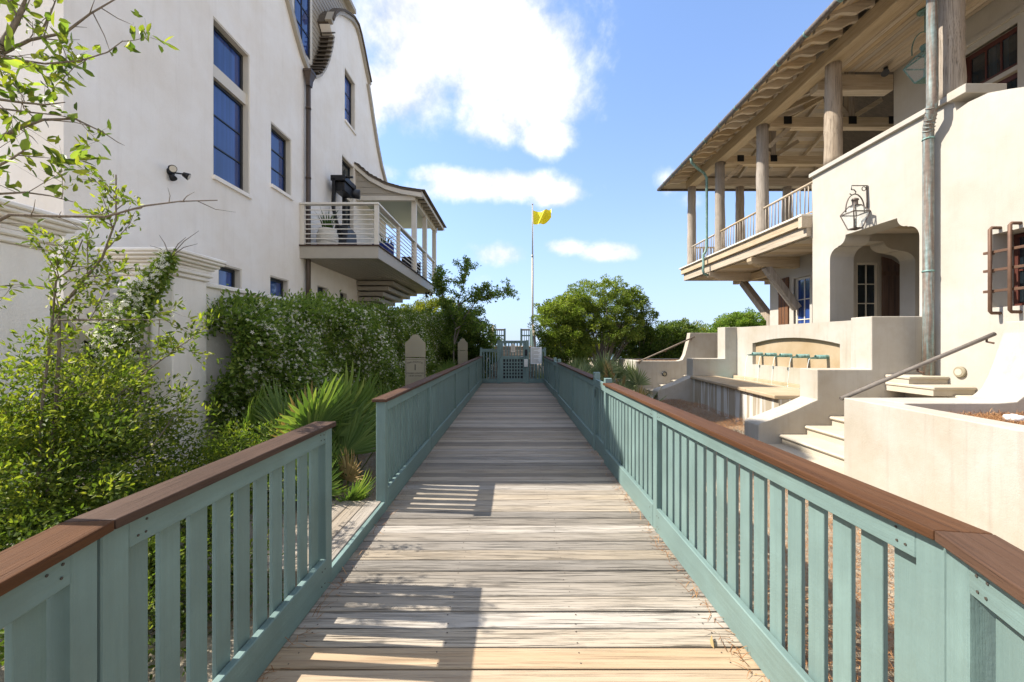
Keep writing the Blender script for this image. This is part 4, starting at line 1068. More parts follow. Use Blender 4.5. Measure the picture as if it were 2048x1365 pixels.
    window(V, um, 8.425, 9.495, 7.345, 8.195, .08, M['mahog'], M['glass_dk'], vb=(.33, .66), fw=.1)
    window(V, um, 8.425, 9.495, 5.11, 7.235, .08, M['mahog'], M['glass_dk'], hb=(.3, .6), vb=(.33, .66), fw=.1, name='glazed_door')
    window(V, um, 4.005, 6.195, 5.11, 8.195, .08, M['mahog'], M['glass_dk'], hb=(.3, .6), vb=(.33, .66), fw=.1)
    # gutter and downspouts
    b = MB(); b.tube([(6.86, .5, 8.83), (6.86, E, 8.83)], .075, 12); g = b.build('gutter', M['gutter'], V)
    b = MB(); b.tube([(6.86, E, 8.832), (15.7, E, 8.832)], .07, 10); b.build('gutter', M['gutter'], V)
    for k in range(18): b = MB(); b.tube([(6.86, 18.6 - k, 8.83), (6.86, 18.55 - k, 8.83)], .083, 12); b.build('gutter_strap', M['verd'], g)
    b = MB(); b.tube([(7.86, 7.76, .98), (7.86, 7.76, 2.2), (7.86, 7.76, 4.2), (7.86, 7.76, 5.5), (7.82, 7.72, 5.68), (7.75, 7.60, 5.86), (7.72, 7.55, 6.02), (7.72, 7.55, 6.2), (7.72, 7.55, 8.2), (7.60, 7.5, 8.45), (6.95, 7.4, 8.74)], .082, 16); d = b.build('downspout', M['copper'], V)
    for z in (2.95, 5.45): b = MB(); b.tube([(7.86, 7.76, z), (7.86, 7.76, z + .03)], .092, 16); b.build('pipe_joint', M['verd'], d)
    for k in range(7):
        t = k / 6; p = Vector((7.84, 7.74, 5.60)).lerp(Vector((7.735, 7.575, 5.94)), t); b = MB(); b.tube([p, p + Vector((-.004, -.008, .018))], .089, 14); b.build('pipe_joint', M['copper'], d)
    b = MB(); b.tube([(6.88, 15.85, 8.78), (6.93, 15.9, 8.60), (7.2, 16.05, 8.46), (7.62, 16.35, 8.38), (7.75, 16.40, 8.2), (7.75, 16.40, 6.5), (7.75, 16.40, 5.45), (7.70, 16.40, 5.25), (7.60, 16.38, 5.12), (7.60, 16.36, 4.75), (7.58, 16.36, 4.5), (7.62, 16.36, 4.36), (7.78, 16.40, 4.32)], .05, 12); b.build('downspout', M['verd'], V)
    # iron window grille
    gb = MB()
    for k in range(4):
        y = 6.73 - .27 * k
        gb.tube([(8.02, y, 3.50), (7.86, y, 3.50), (7.83, y, 3.47), (7.83, y, 2.13), (7.86, y, 2.10), (8.02, y, 2.10)], .026, 8)
        gb.build('grille_bar', M['iron'], V); gb = MB()
    for z in (3.10, 2.80, 2.46): span('grille_rail', 7.86, 7.885, 5.6, 6.86, z - .022, z + .022, M['iron'], V); span('grille_anchor', 7.886, 8.02, 6.82, 6.85, z - .018, z + .018, M['iron'], V)
    span('body', 11.2, 16, 1.9, 11.0, -1, 4.39, M['cream'], V); span('body', 10.72, 16, 1.9, 10.99, 5.07, 9.3, M['cream'], V)
villa()

def villa_lights():
    c = Vector((7.70, 9.23, 4.18)); w = Vector((7.99, 9.23, 0)); R_ = .36
    loop = [c + Vector((math.cos(a) * .21, 0, .42 + .36 * math.sin(a))) for a in np.linspace(-.15, math.pi + .15, 16)]
    arm = [([(7.97, 9.23, 4.55), (7.97, 9.23, 5.16)], .016), ([(7.97, 9.23, 5.15), (7.62, 9.23, 5.15), (7.62, 9.23, 5.06)], .012), (loop, .013),
           ([(7.62, 9.23, 5.06), (7.68, 9.23, 5.055), (7.72, 9.23, 5.01), (7.70, 9.23, 4.96), (7.62, 9.23, 4.94), (7.58, 9.23, 4.97)], .012),
           ([Vector((7.90, 9.23, 5.08)) + Vector((math.cos(a) * .045, 0, math.sin(a) * .045)) for a in np.linspace(0, 6.28, 14)], .009), ([(7.97, 9.23, 4.62), (7.90, 9.23, 4.66)], .014)]
    lantern('wall_lantern', c, .185, .66, 'copper and glass gas lantern on a scrolled bracket above the arch', arm, M['gutter'])
    c = Vector((9.15, 9.1, 7.45))
    loop = [c + Vector((math.cos(a) * .30, 0, .62 + .45 * math.sin(a))) for a in np.linspace(-.2, math.pi + .2, 16)]
    lantern('hanging_lantern', c, .25, .75, 'verdigris lantern hanging from the porch ceiling', [([(9.15, 9.1, 9.0), (9.15, 9.1, 8.5)], .016), (loop, .012), ([(9.15, 9.1, 8.96), (9.15, 9.1, 8.998)], .14)], M['verd'])
    T = thing('porch_spotlight', (10.0, 11.0, 8.9), 'small dark spotlight under the porch ceiling by the header beam', 'light')
    b = MB(); b.tube([(10.0, 11.0, 9.0), (10.0, 11.0, 8.9)], .05, 10); b.build('mount', M['bronze'], T); b = MB(); b.tube([(10.0, 11.0, 8.9), (9.85, 10.85, 8.75)], [.06, .09], 12); b.build('head', M['bronze'], T)
    for (loc, ax, mat, lab) in (((VX, 7.32, 1.09), (-1, 0, 0), M['sign'], 'round pale step light low on the sunlit villa wall'), ((5.9, 15.99, .40), (0, -1, 0), M['bronze'], 'round dark step light on the far stair wall')):
        T = thing('step_light', loc, lab, 'light', 'round step lights'); p = Vector(loc); a = Vector(ax)
        b = MB(); b.tube([p + a * .001, p + a * .035, p + a * .05], [.10, .10, .085], 20); b.build('housing', mat, T)
        b = MB(); b.tube([p + a * .0501, p + a * .056], .06, 16); b.build('lens', M['sign'] if mat is not M['sign'] else M['stone'], T)
villa_lights()

# ------------------------------------------------------------------ fountain, stairs and planters
def fountain():
    T = thing('wall_fountain', (6.6, 11, -.5), 'stucco wall fountain with five copper spouts and a raised basin', 'fountain')
    Y0, Y1 = 8.5, 13.54
    fm = lambda a, b, d: (7.4 + d, a, b)
    arc = [(9.28, 1.585)]
    for k in range(1, 14): t = k / 14; arc.append((9.28 + 3.39 * t, 1.585 + .165 * (1 - (2 * t - 1) ** 2)))
    arc.append((12.67, 1.60))
    MB().holed([(Y0, -.6), (Y1, -.6), (Y1, 2.12), (Y0, 2.10)], [[(12.67, .95), (9.28, .95)] + arc], fm, 0, .4).build('fountain_wall', M['cream2'], T)
    MB().mbox(fm, 9.2, 12.75, .9, 1.8, .10, .3).build('niche_panel', M['tan'], T)
    for s, (ya, yb) in enumerate(((8.0, 8.499), (13.541, 14.04))):
        prof = [(4.79, -.6), (4.79, .0), (4.83, .05), (5.05, .12), (5.5, .30), (5.80, .44), (5.94, .50), (5.94, 1.09), (7.0, 1.09), (7.0, 2.13), (7.995, 2.13), (7.995, -.6)]
        MB().prism(prof, lambda a, b, d: (a, d, b), ya, yb).build('side_wall', M['cream2'], T, bevel=.015)
    # basin: front wall is skewed in plan
    A, B = (5.42, Y0), (5.85, Y1)
    def plan(pts, z0, z1, name, mat, bevel=0.0):
        n = len(pts); vs = [(x, y, z0) for x, y in pts] + [(x, y, z1) for x, y in pts]
        return MB().add(vs, [tuple(range(n)), tuple(range(n, 2 * n))] + [(i, (i + 1) % n, n + (i + 1) % n, n + i) for i in range(n)]).build(name, mat, T, bevel=bevel)
    plan([(A[0] + .09, Y0 + .002), (B[0] + .09, Y1 - .002), (6.68, Y1 - .002), (6.68, Y0 + .002)], -.6, .438, 'basin_wall', M['basin'])
    segs = 4
    for k in range(segs):
        t0, t1 = k / segs, (k + 1) / segs
        ya, yb = Y0 + .003 + (Y1 - Y0 - .006) * t0 + .001, Y0 + .003 + (Y1 - Y0 - .006) * t1 - .002
        xa, xb = A[0] + (B[0] - A[0]) * t0, A[0] + (B[0] - A[0]) * t1
        plan([(xa, ya), (xb, yb), (6.72, yb), (6.72, ya)], .44, .525, 'rim_stone', M['tan'], .02)
    plan([(6.70, Y0 + .002), (6.70, Y1 - .002), (7.398, Y1 - .002), (7.398, Y0 + .002)], -.5, .30, 'basin_floor', M['basin'])
    plan([(7.26, Y0 + .004), (7.26, Y1 - .004), (7.397, Y1 - .004), (7.397, Y0 + .004)], .302, .54, 'back_ledge', M['tan'], .012)
    nx, ny = 8, 60; vs = []; fs = []
    for j in range(ny + 1):
        for i in range(nx + 1): vs.append((6.721 + .538 * i / nx, Y0 + .005 + (Y1 - Y0 - .01) * j / ny, .455 + .006 * math.sin(i * 2.1 + j * 1.7) * math.sin(j * .9 + i)))
    for j in range(ny):
        for i in range(nx): a = j * (nx + 1) + i; fs.append((a, a + 1, a + nx + 2, a + nx + 1))
    MB().add(vs, fs, True).build('water_surface', M['water'], T, recalc=False)
    for y in (12.33, 11.69, 11.05, 10.40, 9.76):
        z = 1.275; b = MB(); n = 16
        vs = []; fs = []
        ro, ri = .050, .040
        for x in (7.515, 7.20):
            for r in (ro, ri):
                for k in range(n): a = 2 * math.pi * k / n; vs.append((x, y + r * math.cos(a), z + r * math.sin(a)))
        for k in range(n):
            k2 = (k + 1) % n
            fs += [(k, k2, 2 * n + k2, 2 * n + k), (n + k, 3 * n + k, 3 * n + k2, n + k2), (2 * n + k, 2 * n + k2, 3 * n + k2, 3 * n + k)]
        b.add(vs, fs, True)
        lip = []; lf = []; m = 8                      # open trough in front of the pipe mouth
        for i, x in enumerate((7.20, 7.14, 7.06)):
            for k in range(m + 1): a = math.pi + math.pi * k / m; lip.append((x, y + ro * math.cos(a) * (1 - .1 * i), z + ro * math.sin(a) * (1 - .25 * i) - .01 * i))
        for i in range(2):
            for k in range(m): q = i * (m + 1) + k; lf.append((q, q + 1, q + m + 2, q + m + 1))
        b.add(lip, lf, True); sp = b.build('spout', M['verd'], T, recalc=False)
        st = MB(); pts = []
        for k in range(9): t = k / 8; pts.append((7.06 - .10 * t, y + .004 * math.sin(k * 2), z - .05 - .775 * t * t if k else z - .045))
        st.tube(pts, [.010 - .0008 * k for k in range(9)], 6); st.build('water_stream', M['stream'], T)
fountain()

def stair(yA, yB, label, upper):
    T = thing('stone_staircase', (4.7, (yA + yB) / 2, -.5), label, 'stairs', 'limestone garden stairs')
    nose = [4.71, 5.19, 5.68, 6.16, 6.64, 7.12, 7.60]; zz = [-.35, -.175, 0, .18, .36, .53, .71]
    for k, (x, z) in enumerate(zip(nose, zz)):
        xe = nose[k + 1] + .05 if k < 6 else 7.99
        MB().prism([(x, z - .03), (x + .012, z - .052), (x + .03, z - .06), (xe, z - .06), (xe, z), (x + .03, z), (x + .012, z - .008)], lambda a, b, d: (a, d, b), yA + .003, yB - .003).build('tread', M['stone'], T)
        span('riser', x + .045, 7.985 - .001 * k, yA + .004, yB - .004, z - .24, z - .061, M['stone'], T, 0)
    if upper:
        for (ya, z) in ((7.06, .85), (7.5, .995)):
            span('tread', 7.25, 7.992, ya, yB - .005, z - .055, z, M['stone'], T, .012); span('riser', 7.27, 7.991, ya + .03, yB - .006, z - .16, z - .056, M['stone'], T, 0)
stair(6.0, 8.0, 'near limestone staircase beside the fountain, below the lantern', True)
stair(14.04, 16.0, 'far limestone staircase on the other side of the fountain', False)

def planters():
    T = thing('planter_wall', (4.8, 5, -.5), 'low pale stucco planter wall in the right foreground, sweeping up to the villa', 'wall', 'stucco planter walls')
    def plan(T, pts, z0, z1, name, mat, bevel=0.0):
        n = len(pts); vs = [(x, y, z0) for x, y in pts] + [(x, y, z1) for x, y in pts]
        return MB().add(vs, [tuple(range(n)), tuple(range(n, 2 * n))] + [(i, (i + 1) % n, n + (i + 1) % n, n + i) for i in range(n)]).build(name, mat, T, bevel=bevel)
    plan(T, [(4.84, 5.999), (4.42, 1.0), (4.72, 1.0), (5.12, 5.45), (5.2, 5.999)], -.6, .81, 'front_wall', M['cream2'], .012)
    prof = [(5.201, -.6), (5.201, .81), (6.45, .81), (6.70, .83), (6.85, .95), (6.94, 1.12), (7.02, 1.32), (7.10, 1.56), (7.17, 1.76), (7.19, 1.92), (7.99, 1.96), (7.99, -.6)]
    MB().prism(prof, lambda a, b, d: (a, d, b), 5.45, 5.999).build('swept_wall', M['cream2'], T, bevel=.012)
    plan(T, [(5.13, 5.44), (4.75, 1.2), (7.98, 1.2), (7.98, 5.44)], -.3, .66, 'planting_bed', M['mulch_bed'])
    T = thing('planter_wall', (4.8, 17, -.5), 'far pale stucco planter wall with bark bed beside the palmettos', 'wall', 'stucco planter walls')
    prof = [(4.8, -.6), (4.8, .90), (6.45, .90), (6.62, .95), (6.72, 1.15), (6.80, 1.45), (6.88, 1.75), (6.92, 2.0), (9.0, 2.0), (9.0, -.6)]
    MB().prism(prof, lambda a, b, d: (a, d, b), 16.001, 16.3).build('swept_wall', M['cream2'], T, bevel=.012)
    plan(T, [(4.8, 16.301), (4.8, 18.6), (5.1, 18.6), (5.1, 16.301)], -.6, .90, 'end_wall', M['cream2'], .012); plan(T, [(5.101, 18.3), (5.101, 18.6), (9, 18.6), (9, 18.3)], -.6, .90, 'back_wall', M['cream2'], .012)
    plan(T, [(5.11, 16.31), (5.11, 18.29), (8.9, 18.29), (8.9, 16.31)], .3, .84, 'planting_bed', M['mulch_bed'])
    o = thing('terrace', (8.3, 11, 0), 'raised stone terrace between fountain and villa', 'terrace')
    span('slab', 7.81, 9.39, 8.5, 15.0, .6, .99, M['stone'], o)
    for (pts, lab, cat) in (([(4.87, 6.09, .78), (6.0, 6.09, 1.26), (7.15, 6.09, 1.745)], 'weathered timber handrail rising above the near planter wall', 0), ([(4.83, 15.9, .86), (6.0, 15.9, 1.38), (7.05, 15.9, 1.85)], 'slim timber handrail on the far stair wall', 1)):
        T = thing('stair_handrail', pts[0], lab, 'handrail', 'garden stair handrails')
        MB().tube(pts, .030, 12).build('rail', M['hand'], T)
        yw = 5.999 if cat == 0 else 16.0
        for f in (.04, .5, .95):
            p = Vector(pts[0]).lerp(Vector(pts[-1]), f); MB().tube([p, p - Vector((0, 0, .07)), (p.x, yw, p.z - .09)], .014, 8).build('bracket', M['iron'], T)
    T = thing('cleanout_cap', (6.2, 4.75, .68), 'small white cap lying on the pine straw behind the planter wall', 'cap')
    b = MB(); b.lathe((6.05, 4.95, .672), [(.001, 0), (.09, 0), (.09, .05), (.08, .065), (.001, .066)], 16); b.build('lid', M['paper'], T); b = MB(); b.lathe((6.05, 4.95, .738), [(.03, 0), (.03, .012), (.001, .013)], 10); b.build('knob', M['paper'], T)
planters()

# ------------------------------------------------------------------ planting
def unit(a): return a / np.maximum(np.linalg.norm(a, axis=1, keepdims=True), 1e-9)
def mesh_np(name, V, Fq, mat, parent=None, lv=None, smooth=False, local=False):
    """V (n,3), Fq list of (k,m) int arrays"""
    me = bpy.data.meshes.new(name); me.vertices.add(len(V)); me.vertices.foreach_set('co', np.asarray(V, np.float32).ravel())
    loops = np.concatenate([f.ravel() for f in Fq]); tot = np.concatenate([np.full(len(f), f.shape[1]) for f in Fq])
    start = np.concatenate([[0], np.cumsum(tot)[:-1]])
    me.loops.add(len(loops)); me.loops.foreach_set('vertex_index', loops.astype(np.int32))
    me.polygons.add(len(tot)); me.polygons.foreach_set('loop_start', start.astype(np.int32))
    if smooth: me.polygons.foreach_set('use_smooth', np.ones(len(tot), bool))
    if lv is not None:
        a = me.attributes.new('lv', 'FLOAT', 'POINT'); a.data.foreach_set('value', np.asarray(lv, np.float32))
    me.update(calc_edges=True); me.validate(); me.materials.append(mat)
    o = bpy.data.objects.new(name, me); COL.objects.link(o); put(o, parent, local); WM[o.name] = Matrix.Identity(4)
    return o
def leaf_arrays(P, D, N, L, W, fold=.16, curl=.12, simple=False):
    D = unit(D); S = unit(np.cross(D, N)); N = np.cross(S, D); L = L[:, None]; W = W[:, None]
    if simple:
        V = np.stack([P, P + D * L * .5 + S * W * .55 + N * fold * W, P + D * L, P + D * L * .5 - S * W * .55 + N * fold * W], 1).reshape(-1, 3)
        return V, np.arange(len(P))[:, None] * 4 + np.array([0, 1, 2, 3])
    c = -curl * L
    v = [P, P + D * L * .28 + S * W * .42 + N * fold * W, P + D * L * .66 + S * W * .42 + N * (fold * W + c * .35), P + D * L + N * c,
         P + D * L * .66 - S * W * .42 + N * (fold * W + c * .35), P + D * L * .28 - S * W * .42 + N * fold * W]
    n = len(P); V = np.stack(v, 1).reshape(-1, 3); b = np.arange(n)[:, None] * 6
    return V, np.concatenate([b + np.array([0, 1, 2, 3]), b + np.array([0, 3, 4, 5])])
def leaves(name, P, D, L, W, mat, parent, lv, rng, local=False, simple=False):
    N = unit(rng.normal(size=P.shape) + np.array([0, 0, .9]))
    V, Fq = leaf_arrays(P, D, N, L, W, simple=simple)
    return mesh_np(name, V, [Fq], mat, parent, np.repeat(lv, 4 if simple else 6), local=local)
def flowers(name, P, D, r, mat, parent, rng):
    D = unit(D); A = unit(np.cross(D, rng.normal(size=P.shape))); B = np.cross(D, A); n = len(P); r = r[:, None]
    out = []
    for k in range(5):
        t = 2 * math.pi * k / 5; d = A * math.cos(t) + B * math.sin(t); s = -A * math.sin(t) + B * math.cos(t)
        out += [P, P + d * r * .6 - s * r * .06 + D * r * .1, P + d * r + s * r * .30 + D * r * .04, P + d * r * .70 + s * r * .52 + D * r * .12]
    V = np.stack(out, 1).reshape(-1, 3); b = (np.arange(n * 5) * 4)[:, None]
    return mesh_np(name, V, [b + np.array([0, 1, 2, 3])], mat, parent)
def sphere_pts(rng, n): return unit(rng.normal(size=(n, 3)))
def clump_cloud(rng, ells, n_sub, per, rsub, shell=(.72, 1.0), up=-.35):
    """ells: (centre, radii); sub-clumps sit near their skin; returns leaf bases, outward directions, light value"""
    P = []; D = []; LV = []
    vols = np.array([r[0] * r[1] + r[1] * r[2] + r[0] * r[2] for c, r in ells]); cnt = np.maximum(2, (n_sub * vols / vols.sum()).astype(int))
    for (c, r), m in zip(ells, cnt):
        c = np.array(c); r = np.array(r)
        d = sphere_pts(rng, m * 2); d = d[d[:, 2] > up][:m]
        k = rng.uniform(shell[0], shell[1], len(d))[:, None] * (1 + .10 * np.sin(d[:, :1] * 7 + d[:, 1:2] * 5 + d[:, 2:] * 6))
        k = np.where(rng.uniform(0, 1, k.shape) < .13, k * rng.uniform(1.08, 1.22, k.shape), k)      # stray sprays break the outline
        cc = c + d * r * k
        for q, dd in zip(cc, d):
            s = rsub * rng.uniform(.6, 1.25); nn = max(6, int(per * rng.uniform(.6, 1.3)))
            o = sphere_pts(rng, nn) * (rng.uniform(.25, 1, nn) ** .5)[:, None] * s
            o[:, 2] *= .75
            P.append(q + o); D.append(unit(o / s * .8 + dd * .55 + rng.normal(size=o.shape) * .45 + np.array([0, 0, .15])))
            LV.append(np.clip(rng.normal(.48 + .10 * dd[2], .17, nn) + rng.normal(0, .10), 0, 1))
    return np.concatenate(P), np.concatenate(D), np.concatenate(LV)
def stems(name, base, tips, r0, mat, parent, rng, fork=.35):
    b = MB(); base = Vector(base)
    for t in tips:
        t = Vector(t); mid = base.lerp(t, fork) + Vector((rng.normal() * .06, rng.normal() * .06, abs(t.z - base.z) * .12)); m2 = mid.lerp(t, .5) + Vector((rng.normal() * .08, rng.normal() * .08, .04))
        k = rng.uniform(.6, 1.0); b.tube([base + Vector((rng.normal() * r0, rng.normal() * r0, 0)), mid, m2, t], [r0 * k, r0 * .62 * k, r0 * .4 * k, r0 * .12 * k], 7, cap=False)
    return b.build(name, mat, parent, recalc=False)
def shrub(name, label, cat, base, ells, n_sub, per, rsub, L, W, mat, seed, r0=.03, group=None, shell=(.72, 1.0), up=-.35, ntips=14, fork=.35):
    rng = np.random.default_rng(seed)
    T = thing(name, base, label, cat, group)
    P, D, lv = clump_cloud(rng, ells, int(n_sub * 1.15), int(per * 1.9), rsub, shell, up)
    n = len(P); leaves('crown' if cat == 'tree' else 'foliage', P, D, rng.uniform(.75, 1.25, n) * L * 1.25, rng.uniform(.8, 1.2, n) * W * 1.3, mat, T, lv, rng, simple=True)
    tips = []
    for k in range(ntips):
        c, r = ells[k % len(ells)]; d = sphere_pts(rng, 1)[0]; d[2] = abs(d[2]) * .8; tips.append(np.array(c) + d * np.array(r) * .85)
    stems('trunk' if cat == 'tree' else 'stems', base, tips, r0, M['bark'], T, rng, fork)
    return T

# ---- jasmine hedge on the garden wall
def jasmine_hedge():
    rng = np.random.default_rng(21)
    T = thing('jasmine_hedge', (-4.1, 12, -.15), 'long flowering jasmine hedge covering the white garden wall', 'hedge')
    def front(y): return np.interp(y, [6.2, 8, 12, 18.2], [-4.12, -3.85, -3.55, -2.95])
    def top(y): return np.interp(y, [6.2, 6.8, 8, 11, 18.2], [1.90, 2.18, 2.28, 2.38, 2.58])
    def surf(n, ylo=6.1, yhi=18.0, dense_near=True):
        u = rng.uniform(0, 1, n); y = ylo + (yhi - ylo) * (u ** 1.35 if dense_near else u)
        t = rng.uniform(0, 1, n); h = top(y) + .10 * np.sin(y * 2.3) + .06 * np.sin(y * 5.1)
        z = -.25 + (h + .25) * t
        bul = .16 * np.sin(y * 1.7 + z * 1.9) + .09 * np.sin(y * 4.3 - z * 3.7) + .05 * np.sin(y * 9 + z * 8)
        x = front(y) + bul - .30 * np.clip((t - .82) / .18, 0, 1) ** 2
        topmask = rng.uniform(0, 1, n) < .16
        x = np.where(topmask, x - rng.uniform(0, .9, n), x); z = np.where(topmask, h - .05 + rng.uniform(-.06, .10, n), z)
        return np.stack([x, y, z], 1), topmask
    C, tm = surf(7800); n_per = 17; P = []; D = []; LV = []
    o = rng.normal(size=(len(C), n_per, 3)) * np.array([.075, .10, .10])
    P = (C[:, None] + o).reshape(-1, 3)
    outw = np.where(tm[:, None], np.array([[.2, 0, 1.0]]), np.array([[1.0, -.25, .35]]))
    D = (unit(o.reshape(-1, 3)) * .7 + np.repeat(outw, n_per, 0) * .55 + rng.normal(size=P.shape) * .5)
    lv = np.clip(np.repeat(rng.normal(.46, .15, len(C)), n_per) + rng.normal(0, .12, len(P)), 0, 1); n = len(P)
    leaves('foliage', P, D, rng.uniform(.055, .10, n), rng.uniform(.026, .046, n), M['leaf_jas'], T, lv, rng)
    Fp, ft = surf(6600); patch = np.sin(Fp[:, 1] * 2.2 + Fp[:, 2] * 2.6) + np.sin(Fp[:, 1] * 4.9 - Fp[:, 2] * 3.9) * .6 + rng.normal(0, .5, len(Fp))
    low = Fp[:, 2] < .75
    keep = (patch > -1.3) & ~(low & (rng.uniform(0, 1, len(Fp)) < .72)); Fp = Fp[keep]; ft = ft[keep]
    cl = 2; o = rng.normal(size=(len(Fp), cl, 3)) * .05
    Q = (Fp[:, None] + o).reshape(-1, 3) + np.array([.10, -.02, .03]); n = len(Q)
    flowers('blossom', Q, np.array([[1, -.35, .4]]) + rng.normal(size=Q.shape) * .45, rng.uniform(.020, .033, n), M['petal'], T, rng)
    tips = [(front(y) - .1, y, rng.uniform(.8, 2.3)) for y in np.linspace(6.4, 17.5, 40)]
    b = MB()
    for x, y, z in tips:
        b.tube([(x - .25, y + .2, -.25), (x - .2, y + .1, z * .5), (x - .05, y, z)], [.015, .011, .005], 5, cap=False)
    b.build('vines', M['bark'], T, recalc=False)
jasmine_hedge()

# ---- jasmine on the pillar
def pillar_jasmine():
    rng = np.random.default_rng(33)
    path = [at(200, 760, 4.7), at(246, 655, 4.9), at(280, 600, 5.05), at(312, 558, 5.15), at(340, 515, 5.2)]
    T = thing('climbing_jasmine', (path[0].x, path[0].y, -.15), 'flowering jasmine climbing the white gate pillar', 'vine')
    P = []; F_ = []
    for i in range(len(path) - 1):
        for t in np.linspace(0, 1, 9, endpoint=False):
            c = np.array(path[i].lerp(path[i + 1], t)); s = .24 - .042 * (i + t)
            k = int(190 - 26 * i); P.append(c + rng.normal(size=(k, 3)) * s * np.array([.55, .42, .52])); k2 = int(k * .5 * s); F_.append(c + rng.normal(size=(k2, 3)) * s * np.array([.6, .45, .6]) + np.array([.05, -.12, .03]))
    P = np.concatenate(P); n = len(P); D = rng.normal(size=P.shape) + np.array([.3, -.3, .4])
    leaves('foliage', P, D, rng.uniform(.05, .09, n), rng.uniform(.022, .038, n), M['leaf_jas'], T, np.clip(rng.normal(.62, .2, n), 0, 1), rng)
    Q = np.concatenate(F_); n = len(Q); flowers('blossom', Q, np.array([[.4, -.8, .35]]) + rng.normal(size=Q.shape) * .5, rng.uniform(.020, .030, n), M['petal'], T, rng)
    b = MB(); g = Vector((path[0].x + .1, path[0].y, -.2))
    for k in range(6):
        j = [Vector(rng.normal(size=3) * .05) for _ in range(5)]; b.tube([g] + [p + q for p, q in zip(path, j)], [.014, .012, .010, .008, .006, .003], 6, cap=False)
    for q in ((372, 475), (398, 462), (318, 470), (300, 492), (395, 488)):
        e = at(q[0], q[1], 5.15); b.tube([path[-1], path[-1].lerp(e, .5) + Vector((0, 0, .04)), e], [.006, .005, .002], 5, cap=False)
    b.build('vines', M['bark'], T, recalc=False)
pillar_jasmine()

# ---- leggy shrub in the left foreground
def twig_leaves(paths, rng, step, L, spread, per=2):
    P = []; D = []
    for p in paths:
        pts = [np.array(q) for q in p]
        for a, b in zip(pts[:-1], pts[1:]):
            l = np.linalg.norm(b - a); n = max(1, int(l / step)); d = (b - a) / max(l, 1e-6)
            for k in range(n):
                c = a + (b - a) * (k + rng.uniform(0, 1)) / n
                for _ in range(per): P.append(c + rng.normal(size=3) * spread); D.append(d * .5 + rng.normal(size=3) * .6 + np.array([0, 0, .35]))
    return np.array(P), np.array(D)
def branch_tree(rng, start, direction, length, r, depth, b, paths, droop=0.0, kink=.25, kids=(3, 5)):
    p = np.array(start, float); d = np.array(direction, float); d /= np.linalg.norm(d); n = 5; pts = [p.copy()]
    for k in range(n):
        d = d + rng.normal(size=3) * kink * .35 + np.array([0, 0, -droop]); d /= np.linalg.norm(d); p = p + d * length / n; pts.append(p.copy())
    b.tube([tuple(q) for q in pts], [r * (1 - .75 * k / n) for k in range(n + 1)], 6 if depth > 1 else 5, cap=False)
    if depth <= 1: paths.append(pts)
    if depth > 0:
        for k in range(rng.integers(*kids)):
            i = rng.integers(2, n + 1); dd = d + rng.normal(size=3) * .75; dd[2] += .15
            branch_tree(rng, pts[i], dd, length * rng.uniform(.45, .7), r * .5, depth - 1, b, paths, droop, kink, kids)
